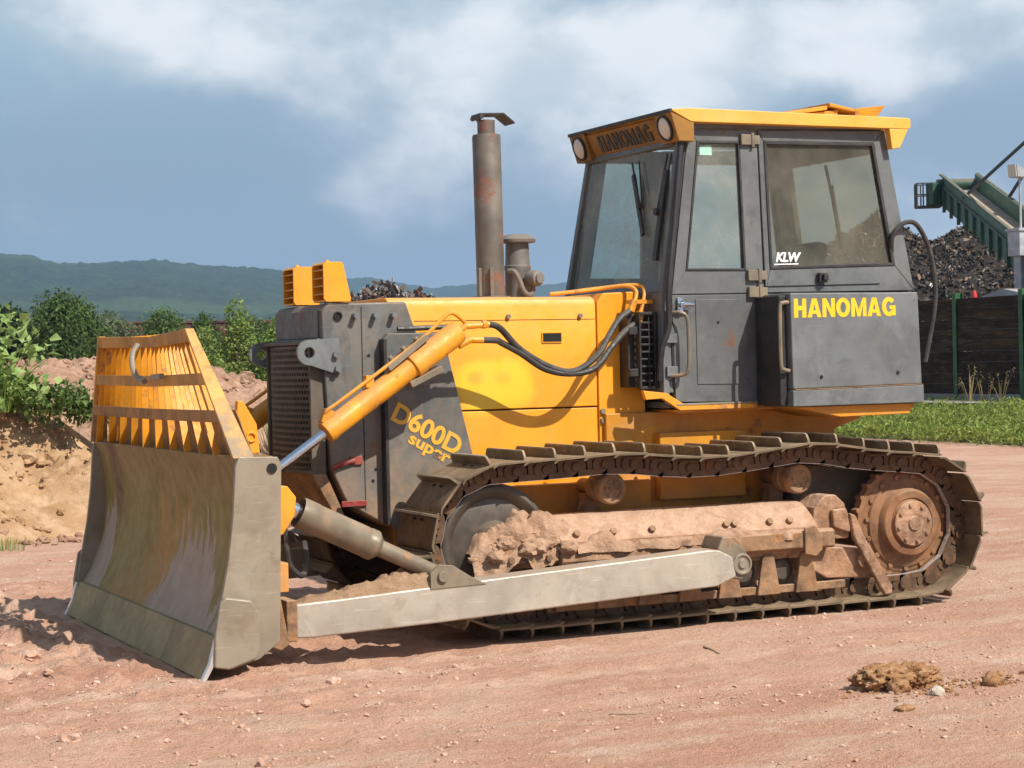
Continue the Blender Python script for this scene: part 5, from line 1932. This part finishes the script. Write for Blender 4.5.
def shoe_mesh():
    b = MB()
    b.prism([(-0.124, 0.046), (-0.118, 0.042), (-0.09, 0.058), (0.085, 0.063), (0.108, 0.066), (0.108, 0.078), (-0.085, 0.074), (-0.118, 0.056)], -0.28, 0.28)
    g = [(-0.279, 0.074), (-0.279, 0.10), (-0.262, 0.130), (-0.245, 0.138), (0.245, 0.138), (0.262, 0.130), (0.279, 0.10), (0.279, 0.074)]
    b.loft([(0.078, y, z) for y, z in g], [(0.098 if z < 0.1 else 0.093, y, z) for y, z in g])
    b.mi = 1
    for y in (-0.055, 0.055):
        b.box(0.048, 0.066, y-0.03, y+0.018, 0.0755, 0.0785)
    return b


proto_shoe = None
for s in (-1, 1):
    b = MB()
    for i in range(NP):
        a, c = PINS[i], PINS[i+1]
        mid = (a+c)/2
        t = (c-a)/np.linalg.norm(c-a)
        n = np.array([-t[1], t[0]])
        L = np.linalg.norm(c-a)

        def W2(lx, lz):
            p = mid+t*lx+n*lz
            return (p[0], p[1])
        for sy in (-1, 1):
            yb = s*TY+sy*0.085
            y0, y1 = yb-0.022, yb+0.022
            b.prism([W2(-L/2-0.02, -0.060), W2(L/2+0.015, -0.060), W2(L/2+0.02, -0.022), W2(-L/2-0.02, -0.022)], y0, y1)
            b.mi = 1
            b.prism([W2(-L/2-0.02, -0.0625), W2(L/2+0.015, -0.0625), W2(L/2+0.015, -0.0602), W2(-L/2-0.02, -0.0602)], y0+0.003, y1-0.003)
            b.mi = 0
            b.prism([W2(-L/2+0.0, 0.035), W2(L/2-0.0, 0.035), W2(L/2-0.01, 0.062), W2(-L/2+0.01, 0.062)], y0+0.002, y1-0.002)
            b.prism([W2(-0.014, -0.03), W2(0.016, -0.03), W2(0.02, 0.05), W2(-0.02, 0.05)], y0+0.003, y1-0.003)
            p = mid+t*(L/2-0.03)
            q = mid-t*(L/2-0.03)
            b.cyl((p[0], y0-0.004, p[1]), (p[0], y1+0.004, p[1]), 0.052, seg=12)
            b.cyl((q[0], y0+0.004, q[1]), (q[0], y1-0.004, q[1]), 0.046, seg=12)
        b.cyl((c[0], s*TY-0.125, c[1]), (c[0], s*TY+0.125, c[1]), 0.028, seg=10)
    track = b.obj('track', [M['link'], M['polish']], D, 0)
    for i in range(NP):
        a, c = PINS[i], PINS[i+1]
        mid = (a+c)/2
        t = (c-a)/np.linalg.norm(c-a)
        if proto_shoe is None:
            proto_shoe = shoe_mesh().obj('shoe', [M['shoe'], M['dark']], track, 0.003)
            o = proto_shoe
        else:
            o = proto_shoe.copy()
            COL.objects.link(o)
            o.parent = track
        o.location = (mid[0], s*TY, mid[1])
        o.rotation_euler = (0, -math.atan2(t[1], t[0]), 0)

    # track frame
    yo = s
    b = MB()
    b.prismx([(yo*0.74, 0.36), (yo*0.74, 0.66), (yo*0.86, 0.70), (yo*0.98, 0.69), (yo*1.10, 0.62), (yo*1.165, 0.545), (yo*1.175, 0.43), (yo*1.12, 0.35)], -0.22, 1.62)
    b.prismx([(yo*0.80, 0.40), (yo*0.80, 0.60), (yo*1.0, 0.62), (yo*1.13, 0.56), (yo*1.16, 0.44), (yo*1.10, 0.40)], -0.62, -0.225)
    fr = b.obj('track_frame', M['tframe'], D, 0.012)
    b = MB()                                                # recoil spring cover at the rear and the sprocket guard
    b.prism([(1.58, 0.45), (1.62, 0.66), (1.70, 0.735), (1.78, 0.74), (1.85, 0.68), (1.88, 0.58), (1.88, 0.45)], yo*0.88, yo*1.13)
    b.prism([(1.74, 0.53), (1.73, 0.645), (1.84, 0.65), (1.885, 0.53), (1.86, 0.49)], yo*1.13, yo*1.165)
    b.prism([(1.85, 0.62), (1.90, 0.60), (1.965, 0.46), (2.175, 0.13), (2.17, 0.075), (2.115, 0.07), (2.07, 0.14), (1.88, 0.46)], yo*1.145, yo*1.185)
    b.prism([(1.50, 0.42), (2.00, 0.38), (2.10, 0.18), (1.72, 0.20), (1.52, 0.30)], yo*1.02, yo*1.11)
    b.obj('sprocket_guard', M['tframe'], fr, 0.012)
    b = MB()
    b.prismx([(yo*1.10, 0.405), (yo*1.176, 0.405), (yo*1.205, 0.42), (yo*1.205, 0.515), (yo*1.176, 0.53), (yo*1.10, 0.53)], 0.90, 1.72)
    b.prism([(1.48, 0.38), (1.48, 0.545), (1.55, 0.56), (1.61, 0.50), (1.61, 0.40), (1.56, 0.36)], yo*1.206, yo*1.225)
    b.obj('frame_plate', M['guardpl'], fr, 0.006)
    for x in (0.42, 0.95, 1.01, 1.27, 1.42, -0.1, 0.15):
        b = MB()
        b.cyl((x, yo*1.13, 0.585), (x, yo*1.152, 0.60), 0.022, seg=10)
        b.obj('bolt', M['guardpl'], fr, 0.002)
    for x in (-0.55, -0.42, -0.3):
        b = MB()
        b.cyl((x, yo*1.15, 0.46), (x, yo*1.178, 0.46), 0.022, seg=8)
        b.obj('bolt', M['guardpl'], fr, 0.002)
    b = MB()
    b.cyl((1.98, yo*1.11, 0.30), (1.98, yo*1.15, 0.30), 0.045, seg=12)
    b.obj('bolt', M['guardpl'], fr, 0.003)
    b = MB()                                                # roller guard: rail with scalloped posts
    b.prism([(-0.30, 0.125), (1.84, 0.135), (1.84, 0.185), (-0.30, 0.175)], yo*1.10, yo*1.135)
    for i in range(7):
        x = -0.18+i*0.285
        b.prism([(x-0.085, 0.13), (x+0.085, 0.13), (x+0.045, 0.36), (x+0.03, 0.385), (x-0.03, 0.385), (x-0.045, 0.36)], yo*1.136, yo*1.16)
        b.prism([(x-0.12, 0.35), (x+0.12, 0.35), (x+0.12, 0.40), (x-0.12, 0.40)], yo*1.04, yo*1.138)
    b.obj('roller_guard', M['guardpl'], fr, 0.006)
    for i in range(7):
        x = -0.04+i*0.285
        b = MB()
        b.lathe([(0, -0.15), (0.06, -0.15), (0.10, -0.12), (0.105, -0.07), (0.088, -0.06), (0.088, 0.06), (0.105, 0.07), (0.10, 0.12), (0.06, 0.15), (0, 0.15)], (x, s*TY, 0.275), (0, 1, 0), 20)
        b.obj('track_roller', M['wheel'], fr, 0.003)
    for x in (0.235, 1.605):
        b = MB()
        b.lathe([(0, -0.24), (0.05, -0.24), (0.05, -0.03), (0.094, -0.02), (0.096, 0.05), (0.088, 0.06), (0.088, 0.10), (0.098, 0.105), (0.098, 0.16), (0.09, 0.172), (0.062, 0.174), (0.06, 0.166), (0.02, 0.166), (0.018, 0.174), (0, 0.174)], (x, s*(TY-0.13), 0.842), (0, s, 0), 26)
        for q in range(6):
            a = 2*math.pi*q/6
            p = Vector((x+0.045*math.cos(a), s*(TY+0.034), 0.842+0.045*math.sin(a)))
            b.cyl(p, p+Vector((0, s*0.012, 0)), 0.011, seg=6)
        cr = b.obj('carrier_roller', M['guardpl'], fr, 0.003)
        b = MB()
        b.box(x-0.05, x+0.05, s*0.60, s*0.70, 0.60, 0.80)
        b.prism([(x-0.11, 0.60), (x+0.11, 0.60), (x+0.06, 0.74), (x-0.06, 0.74)], s*0.63, s*0.66)
        b.obj('roller_bracket', M['guardpl'], fr, 0.006)
    b = MB()                                                # mud caked over the idler yoke
    sd_ = 31 if s < 0 else 57
    rm = random.Random(sd_)
    cake('caked_mud', M['mud_pink'], fr, -0.78, -0.10, s*0.84, s*1.165, lambda x: 0.50+0.14*np.clip((x+0.80)/0.30, 0, 1), lambda u: 0.045+0.055*np.clip(u*4, 0, 1)*np.clip((1-u)*2.2, 0, 1), sd_+5, 0.010, 1.1, 0.20)
    for i in range(22):
        x = rm.uniform(-0.76, -0.16)
        f_ = min(1, (x+0.80)/0.28)
        q = rm.uniform(0.0, 1.0)
        r_ = rm.uniform(0.018, 0.055)
        b.blob((x, s*(1.07+0.10*q), 0.44+0.17*f_*(1-0.55*q)), (r_*1.3, r_, r_*0.9), sd_+i, 3, 0.36, 1.9)
    b.obj('caked_mud', M['mud_pink'], fr, 0, angle=60)
    cake('caked_mud', M['mud_pink'], fr, -0.12, 1.55, s*1.09, s*1.20, lambda x: 0.53+0*x, lambda u: 0.010+0.055*np.clip(np.sin(u*17)*np.sin(u*7.3), 0, 1), sd_+6, 0.012, 1.1, 0.05)
    b = MB()                                                # packed soil behind the roller guard
    b.prism([(-0.35, 0.12), (2.0, 0.12), (2.02, 0.36), (-0.35, 0.36)], s*0.80, s*1.02)
    b.obj('packed_soil', M['mud_pink'], fr, 0.02)
    # idler
    b = MB()
    b.lathe([(0, -0.11), (0.12, -0.11), (0.14, -0.07), (0.27, -0.05), (0.31, -0.09), (0.345, -0.09), (0.345, -0.06), (0.365, -0.055), (0.365, 0.055), (0.345, 0.06), (0.345, 0.09), (0.325, 0.098), (0.30, 0.085), (0.27, 0.055), (0.20, 0.075), (0.14, 0.075), (0.12, 0.11), (0, 0.11)], (I_C.x, s*TY, I_C.y), (0, s, 0), 56)
    b.obj('idler_wheel', M['wheel'], D, 0.003)
    # sprocket: toothed ring, bolted segments, stepped final drive
    b = MB()
    nt_ = 25
    pts = []
    for q in range(nt_):
        for f, r in ((0.0, 0.366), (0.3, 0.367), (0.42, 0.386), (0.58, 0.386), (0.72, 0.367)):
            a = 2*math.pi*(q+f)/nt_
            pts.append((S_C.x+r*math.cos(a), S_C.y+r*math.sin(a)))
    b.prism(pts, s*(TY-0.035), s*(TY+0.035))
    for q in range(15):
        a = 2*math.pi*q/15+0.1
        p = Vector((S_C.x+0.305*math.cos(a), s*(TY+0.035), S_C.y+0.305*math.sin(a)))
        b.cyl(p, p+Vector((0, s*0.022, 0)), 0.02, seg=6)
    sp = b.obj('sprocket', M['final'], D, 0.004)
    b = MB()
    b.lathe([(0.34, 0.0), (0.34, 0.012), (0.325, 0.022), (0.30, 0.022), (0.29, 0.04), (0.235, 0.062), (0.225, 0.09), (0.212, 0.105), (0.168, 0.108), (0.164, 0.098), (0.156, 0.098), (0.154, 0.108), (0.05, 0.115), (0.045, 0.13), (0, 0.132)], (S_C.x, s*(TY+0.02), S_C.y), (0, s, 0), 48)
    b.obj('final_drive', M['final'], sp, 0.004)
    b = MB()
    b.lathe([(0.150, 0.10), (0.150, 0.125), (0.145, 0.130), (0.05, 0.136), (0.045, 0.148), (0, 0.150)], (S_C.x, s*(TY+0.02), S_C.y), (0, s, 0), 48)
    for q in range(8):
        a = 2*math.pi*q/8+0.2
        p = Vector((S_C.x+0.122*math.cos(a), s*(TY+0.145), S_C.y+0.122*math.sin(a)))
        b.cyl(p, p+Vector((0, s*0.02, 0)), 0.015, seg=6)
    b.obj('hub_cover', M['tframe'], sp, 0.003)
# cross beam and axle housings joining the two track frames to the hull
b = MB()
b.cyl((S_C.x, -0.93, S_C.y), (S_C.x, 0.93, S_C.y), 0.20, seg=24)
b.obj('axle_housing', M['guardpl'], D, 0.01)
b = MB()
b.box(-0.1, 0.15, -0.78, 0.78, 0.40, 0.58)
b.obj('cross_beam', M['yellow_dirty'], D, 0.01)
for s in (-1, 1):
    b = MB()
    b.prism([(1.70, 0.45), (2.62, 0.45), (2.66, 0.75), (2.40, 0.90), (1.70, 0.92)], s*0.503, s*0.74)
    b.obj('drive_housing', M['grille'], D, 0.02)

# ---- cab


def tumble(v):
    f = 1-0.085*min(1.0, max(0.0, (v.z-2.05)/1.1))
    return Vector((v.x, v.y*f, v.z))


CY = 0.72


def quadframe(b, outer, inner, y0, y1):
    n = len(outer)
    for i in range(n):
        j = (i+1) % n
        b.prism([outer[i], outer[j], inner[j], inner[i]], y0, y1)


b = MB()
for s in (-1, 1):
    # A pillar
    b.prism([(0.76, 1.50), (0.76, 2.03), (0.955, 3.15), (1.00, 3.15), (0.812, 2.05), (0.835, 1.50)], s*(CY-0.055), s*(CY-0.004))
    b.prism([(0.76, 1.42), (0.76, 1.50), (0.835, 1.50), (0.835, 1.42)], s*(CY-0.055), s*(CY-0.004))
    # header over the door, post between door and rear window
    b.prism([(1.0, 3.135), (2.56, 3.17), (2.56, 3.20), (0.96, 3.19)], s*(CY-0.05), s*(CY-0.002))
    quadframe(b, [(1.545, 2.06), (2.735, 2.07), (2.558, 3.165), (1.545, 3.135)], [(1.585, 2.215), (2.585, 2.24), (2.465, 3.075), (1.585, 3.065)], s*(CY-0.05), s*CY)
    b.prism([(1.52, 1.31), (2.70, 1.31), (2.74, 2.055), (1.52, 2.055)], s*(CY-0.05), s*(CY-0.012))
# front wall under the windshield, rear wall with window, roof lining, floor
b.box(0.765, 0.80, -CY+0.06, CY-0.06, 1.42, 2.07)
b.prism([(0.80, 2.07), (0.765, 2.07), (0.80, 2.14), (0.83, 2.14)], -CY+0.06, CY-0.06)
b.prism([(0.925, 3.03), (0.96, 3.03), (0.985, 3.15), (0.955, 3.15)], -CY+0.06, CY-0.06)
b.box(2.68, 2.735, -CY+0.05, CY-0.05, 1.31, 2.24)
b.prism([(2.53, 3.02), (2.58, 3.02), (2.56, 3.17), (2.51, 3.17)], -CY+0.05, CY-0.05)
for s in (-1, 1):
    b.prism([(2.655, 2.24), (2.705, 2.24), (2.58, 3.02), (2.53, 3.02)], s*(CY-0.16), s*(CY-0.05))
b.box(0.80, 2.70, -CY+0.05, CY-0.05, 1.32, 1.36)
b.box(0.98, 2.55, -CY+0.05, CY-0.05, 3.155, 3.175)
cab = b.obj('cab', M['grey'], D, 0.006, warp=tumble)
# rubber seals and rear window mouldings
for s in (-1, 1):
    b = MB()
    quadframe(b, [(1.585, 2.215), (2.585, 2.24), (2.465, 3.075), (1.585, 3.065)], [(1.605, 2.235), (2.56, 2.26), (2.445, 3.055), (1.605, 3.045)], s*(CY-0.04), s*(CY+0.006))
    b.prism([(0.83, 1.45), (0.81, 2.05), (1.0, 3.14), (1.012, 3.14), (0.823, 2.05), (0.843, 1.45)], s*(CY-0.02), s*(CY+0.005))
    b.obj('window_seal', M['black'], cab, 0.003, warp=tumble)
for s in (-1, 1):
    b = MB()
    b.prism([(1.604, 2.236), (2.559, 2.259), (2.446, 3.054), (1.604, 3.046)], s*(CY-0.024), s*(CY-0.018))
    b.obj('side_window', M['glass_rear'], cab, 0, warp=tumble)
b = MB()
b.prism([(0.815, 2.141), (0.822, 2.141), (0.958, 3.029), (0.951, 3.029)], -CY+0.056, CY-0.056)
b.obj('windshield', M['glass'], cab, 0, warp=tumble)
b = MB()
b.prism([(2.688, 2.241), (2.695, 2.241), (2.565, 3.019), (2.558, 3.019)], -CY+0.162, CY-0.162)
b.obj('rear_window', M['glass_rear'], cab, 0, warp=tumble)
text_obj('sticker_lettering', 'KLW', M['white'], cab, (1.625, -0.7185, 2.262), (1, 0, 0), (0.0, 0.06, 1), 0.20, 0.065, 0.004, 0.035, 0.25, 0.9)
b = MB()
b.prism([(1.612, 2.243), (1.80, 2.247), (1.803, 2.255), (1.614, 2.251)], -0.7205, -0.7165)
b.obj('sticker_rule', M['white'], cab, 0)
b = MB()
b.box(1.945, 2.01, -CY-0.035, -CY+0.001, 2.125, 2.19)
b.box(1.965, 2.00, -CY-0.06, -CY-0.035, 2.14, 2.18)
b.prism([(1.55, 2.10), (2.45, 2.115), (2.45, 2.122), (1.55, 2.107)], -CY-0.006, -CY+0.002)
b.obj('latch', M['black'], cab, 0.004)
# wipers on the windshield


def onglass(y, z, off=-0.03):
    return Vector((0.815+(z-2.141)*0.1532+off, y, z))


for y0, y1, zt, zm, zb in ((-0.06, -0.27, 2.97, 2.66, 2.50),):
    b = MB()
    b.tube([onglass(y0, zt, -0.02), onglass(y1, zm, -0.035)], 0.008, 6, 0)
    b.tube([onglass(y0-0.10, zt, -0.02), onglass(y1-0.03, zm, -0.035)], 0.006, 6, 0)
    b.beam(onglass(-0.11, 2.88, -0.025), onglass(-0.345, 2.46, -0.025), 0.035, 0.02, (1, 0, 0))
    b.cyl(onglass(y1, zm, -0.02), onglass(y1, zm, -0.055), 0.022, seg=10)
    b.obj('wiper', M['black'], cab, 0.002)
b = MB()
b.tube([onglass(-0.545, 2.98, -0.02), onglass(-0.52, 2.60, -0.035)], 0.008, 6, 0)
b.tube([onglass(-0.60, 2.98, -0.02), onglass(-0.57, 2.60, -0.035)], 0.006, 6, 0)
b.beam(onglass(-0.565, 2.87, -0.025), onglass(-0.55, 2.28, -0.025), 0.05, 0.025, (1, 0, 0))
b.cyl(onglass(-0.53, 2.60, -0.02), onglass(-0.53, 2.60, -0.06), 0.025, seg=10)
b.obj('wiper', M['black'], cab, 0.002)
b = MB()
b.tube([(2.55, 0.05, 3.0), (2.58, 0.0, 2.72)], 0.012, 6, 0)
b.beam((2.56, 0.0, 2.85), (2.62, -0.03, 2.40), 0.03, 0.02, (1, 0, 0))
b.obj('wiper', M['black'], cab, 0.002)

# doors
for s in (-1, 1):
    b = MB()
    quadframe(b, [(0.835, 2.055), (1.53, 2.06), (1.535, 3.13), (1.015, 3.125)], [(0.945, 2.205), (1.40, 2.205), (1.40, 3.06), (1.075, 3.055)], s*(CY-0.045), s*CY)
    b.prism([(0.848, 1.36), (1.515, 1.345), (1.53, 2.053), (0.833, 2.048)], s*(CY-0.045), s*CY)
    b.prism([(1.01, 1.47), (1.32, 1.465), (1.325, 2.02), (1.005, 2.02)], s*CY, s*(CY+0.006))
    door = b.obj('door', M['grey'], D, 0.006, warp=tumble)
    b = MB()
    b.prism([(0.946, 2.206), (1.399, 2.206), (1.399, 3.059), (1.075, 3.054)], s*(CY-0.026), s*(CY-0.020))
    b.obj('door_window', M['glass'], door, 0, warp=tumble)
    b = MB()
    quadframe(b, [(0.945, 2.205), (1.40, 2.205), (1.40, 3.06), (1.075, 3.055)], [(0.962, 2.222), (1.384, 2.222), (1.384, 3.043), (1.09, 3.04)], s*(CY-0.04), s*(CY+0.006))
    b.obj('window_seal', M['black'], door, 0.003, warp=tumble)
    for z in (3.07, 2.175, 2.065):
        b = MB()
        zz = z
        b.box(1.40, 1.475, s*(CY+0.002), s*(CY+0.03), zz-0.035, zz+0.035)
        b.cyl((1.49, s*(CY+0.018), zz-0.05), (1.49, s*(CY+0.018), zz+0.045), 0.014, seg=8)
        b.box(1.50, 1.545, s*(CY+0.002), s*(CY+0.024), zz-0.03, zz+0.03)
        b.obj('hinge', M['strut'], door, 0.003, warp=tumble)
    b = MB()
    b.box(0.865, 0.90, s*(CY+0.001), s*(CY+0.02), 1.93, 2.03)
    b.cyl((0.882, s*(CY+0.01), 1.985), (0.882, s*(CY+0.06), 1.985), 0.018, seg=12)
    b.cyl((0.875, s*(CY+0.05), 1.99), (0.97, s*(CY+0.045), 1.985), 0.021, 0.012, seg=12)
    b.cyl((0.885, s*(CY+0.01), 1.945), (0.885, s*(CY+0.03), 1.945), 0.016, seg=10)
    b.obj('door_handle', M['chrome'], door, 0.002)
    b = MB()
    b.cyl((1.17, s*CY, 1.87), (1.17, s*(CY+0.009), 1.87), 0.010, seg=8)
    b.obj('lock_hole', M['dark'], door, 0)
b = MB()
b.box(1.105, 1.195, -0.7, -0.697, 2.965, 3.03)
b.obj('window_sticker', plain('mint_sticker', (0.45, 0.75, 0.62), 0.5), bpy.data.objects['door'], 0, warp=lambda v: tumble(Vector((v.x, v.y, v.z))))

# the cooling louvre and grab bars in front of the door
b = MB()
quadframe(b, [(0.625, 1.445), (0.755, 1.445), (0.755, 1.945), (0.625, 1.945)], [(0.64, 1.465), (0.735, 1.465), (0.735, 1.925), (0.64, 1.925)], -0.655, -0.60)
for i in range(9):
    z = 1.50+i*0.047
    b.box(0.64, 0.735, -0.64, -0.625, z-0.008, z+0.006)
b.box(0.70, 0.71, -0.64, -0.625, 1.465, 1.925)
b.box(0.56, 0.625, -0.64, -0.60, 1.80, 1.85)
b.box(0.56, 0.625, -0.64, -0.60, 1.53, 1.58)
b.box(0.58, 0.76, -0.58, -0.46, 1.46, 1.93)
b.obj('cooler_grille', M['black'], D, 0.004)
b = MB()
b.box(0.757, 0.80, -0.725, -0.69, 1.40, 1.95)
b.box(0.775, 0.855, -0.745, -0.725, 1.74, 1.80)
b.prism([(0.78, 1.80), (0.84, 1.80), (0.82, 1.86), (0.79, 1.80)], -0.742, -0.727)
b.box(0.775, 0.855, -0.745, -0.725, 1.525, 1.59)
b.obj('pillar_bracket', M['grey_box'], D, 0.004)
b = MB()
b.tube([(0.80, -0.735, 1.93), (0.85, -0.78, 1.935), (0.895, -0.80, 1.90), (0.905, -0.80, 1.75), (0.90, -0.80, 1.58), (0.87, -0.78, 1.535), (0.80, -0.735, 1.53)], 0.013, 8, 5)
b.obj('grab_bar', M['strut'], D, 0)
b = MB()
b.tube([(0.955, -0.68, 3.10), (0.865, -0.73, 2.55), (0.79, -0.76, 2.08), (0.785, -0.76, 1.85), (0.74, -0.74, 1.70), (0.73, -0.72, 1.50)], 0.020, 8, 5)
b.obj('drain_pipe', M['black'], D, 0)
b = MB()
b.prism([(0.60, 1.44), (0.62, 1.38), (0.74, 1.385), (0.87, 1.305), (1.50, 1.305), (1.50, 1.335), (0.90, 1.345), (0.77, 1.42)], -0.735, -0.70)
b.obj('sill', M['yellow_dirty'], D, 0.004)
b = MB()
b.box(0.845, 1.50, -0.7385, -0.7005, 1.337, 1.349)
b.obj('door_step', M['endplate'], D, 0.002)

# side box (tank and battery) over the rear of each track
for s in (-1, 1):
    b = MB()
    b.prism([(1.515, 1.425), (2.525, 1.435), (2.505, 2.045), (1.505, 2.045)], s*0.745, s*1.07)
    sb = b.obj('side_box', M['grey_box'], D, 0.010)
    b = MB()
    b.prism([(1.505, 1.312), (2.53, 1.312), (2.53, 1.432), (1.505, 1.418)], s*0.72, s*1.082)
    b.obj('box_base', M['grey_box'], sb, 0.008)
    b = MB()
    b.prism([(1.52, 1.4185), (2.52, 1.4325), (2.52, 1.437), (1.52, 1.424)], s*0.75, s*1.084)
    b.obj('rust_seam', M['guardpl'], sb, 0.0)
    b = MB()
    b.tube([(1.50, s*1.05, 1.985), (1.455, s*1.055, 1.98), (1.435, s*1.055, 1.94), (1.435, s*1.055, 1.60), (1.455, s*1.055, 1.555), (1.50, s*1.05, 1.545)], 0.013, 8, 4)
    b.obj('grab_handle', M['strut'], sb, 0)
    b = MB()
    b.box(1.45, 1.504, s*0.735, s*1.02, 1.32, 2.03)
    b.obj('box_flank', M['black'], sb, 0.006)
    b = MB()
    for x, z in ((1.73, 1.50), (2.33, 1.515)):
        b.cyl((x, s*1.07, z), (x, s*1.076, z), 0.012, seg=8)
    b.obj('lock', M['dark'], sb, 0)
    if s < 0:
        block_text('maker_lettering', 'HANOMAG', M['letter'], sb, (1.53, -1.0695, 1.885), (1, 0, 0.006), (0, 0, 1), 0.79, 0.122, 0.0025)
    else:
        block_text('maker_lettering', 'HANOMAG', M['letter'], sb, (2.32, 1.0695, 1.885), (-1, 0, 0), (0, 0, 1), 0.79, 0.122, 0.0025)
b = MB()
b.tube([(2.60, -0.66, 2.25), (2.555, -0.72, 2.42), (2.60, -0.74, 2.50), (2.67, -0.75, 2.535), (2.75, -0.75, 2.51), (2.84, -0.75, 2.36), (2.885, -0.75, 2.14), (2.875, -0.75, 1.93), (2.79, -0.75, 1.58)], 0.017, 8, 6)
b.obj('rear_hose', M['rubber'], D, 0)
b = MB()
b.box(2.50, 2.72, -0.60, 0.60, 1.34, 1.95)
b.obj('rear_tank', M['grey'], D, 0.02)

# roof
b = MB()
RY = 0.735
b.prism([(0.835, 3.245), (0.99, 3.172), (1.01, 3.168), (2.70, 3.170), (2.722, 3.18), (2.722, 3.238), (2.70, 3.246), (0.98, 3.258)], -RY, RY)
b.prism([(2.545, 3.168), (2.70, 3.168), (2.63, 3.04), (2.565, 3.03)], -RY, -RY+0.06)
b.prism([(2.545, 3.168), (2.70, 3.168), (2.63, 3.04), (2.565, 3.03)], RY-0.06, RY)
roof = b.obj('cab_roof', M['roof'], D, 0.006)
b = MB()                                                   # sign panel and lamp housings across the front
b.prism([(0.865, 3.215), (0.93, 3.07), (0.99, 3.07), (0.99, 3.17)], -0.50, 0.50)
b.prism([(0.93, 3.07), (0.955, 3.03), (1.0, 3.03), (0.99, 3.07)], -0.52, 0.52)
for s in (-1, 1):
    b.prism([(0.845, 3.232), (0.905, 3.042), (1.02, 3.042), (1.02, 3.166), (0.99, 3.17)], s*0.505, s*(RY-0.004))
b.obj('roof_visor', M['visor'], roof, 0.005)
for s in (-1, 1):
    b = MB()
    nn = Vector((-0.953, 0, -0.30))
    c0 = Vector((0.872, s*0.615, 3.135))
    b.lathe([(0.088, -0.01), (0.088, 0.012), (0.078, 0.016), (0.072, 0.006)], c0, nn, 26)
    hl = b.obj('headlight', M['black'], roof, 0.002)
    b = MB()
    b.lathe([(0.074, 0.004), (0.06, 0.016), (0.03, 0.022), (0, 0.024)], c0, nn, 26)
    b.obj('headlight_lens', M['lens'], roof, 0)
pn = Vector((-0.913, 0, -0.409))
block_text('roof_lettering', 'HANOMAG', M['letter_black'], roof, (0.9235, 0.36, 3.083), (0, -1, 0), (-0.409, 0, 0.913), 0.74, 0.118, 0.006)
b = MB()
b.box(0.838, 0.858, -RY, RY, 3.226, 3.249)
b.obj('roof_trim', M['black'], roof, 0.002)
b = MB()                                                   # buckled hatch plate
b.loft([(1.72, -0.34, 3.262), (1.72, 0.30, 3.262), (1.72, 0.30, 3.25), (1.72, -0.34, 3.25)], [(2.30, -0.36, 3.365), (2.30, 0.32, 3.40), (2.30, 0.32, 3.355), (2.30, -0.36, 3.335)])
b.loft([(2.06, -0.33, 3.30), (2.06, 0.30, 3.31), (2.06, 0.30, 3.24), (2.06, -0.33, 3.24)], [(2.40, -0.34, 3.34), (2.40, 0.32, 3.36), (2.40, 0.32, 3.24), (2.40, -0.34, 3.24)])
b.loft([(2.32, -0.36, 3.385), (2.32, 0.32, 3.40), (2.32, 0.32, 3.37), (2.32, -0.36, 3.36)], [(2.52, -0.38, 3.345), (2.50, 0.32, 3.36), (2.50, 0.32, 3.34), (2.52, -0.38, 3.325)])
b.loft([(2.52, -0.38, 3.35), (2.50, 0.32, 3.36), (2.50, 0.32, 3.25), (2.52, -0.36, 3.25)], [(2.80, -0.34, 3.385), (2.80, 0.30, 3.385), (2.66, 0.30, 3.25), (2.68, -0.34, 3.25)])
b.obj('roof_hatch', M['yellow_worn'], roof, 0.004)
b = MB()
for x in (1.12, 1.24, 1.50, 1.62):
    b.cyl((x, -0.60, 3.255), (x, -0.60, 3.272), 0.016, seg=8)
b.obj('roof_bolt', M['yellow_worn'], roof, 0)

# cab interior
b = MB()
b.box(1.75, 2.25, -0.25, 0.25, 1.62, 1.76)
b.prism([(2.12, 1.74), (2.28, 1.74), (2.38, 2.42), (2.28, 2.44)], -0.24, 0.24)
b.box(1.85, 2.2, -0.18, 0.18, 1.36, 1.62)
b.obj('operator_seat', M['black'], D, 0.03)
b = MB()
b.box(0.90, 1.10, -0.45, 0.45, 1.36, 2.02)
b.tube([(1.30, -0.15, 1.36), (1.28, -0.15, 1.9), (1.34, -0.15, 2.12)], 0.014, 8, 3)
b.tube([(1.30, 0.10, 1.36), (1.28, 0.10, 1.9), (1.34, 0.10, 2.12)], 0.014, 8, 3)
b.box(1.7, 2.3, -0.45, -0.30, 1.5, 1.85)
b.box(1.7, 2.3, 0.30, 0.45, 1.5, 1.85)
b.obj('control_console', M['interior'], D, 0.015)
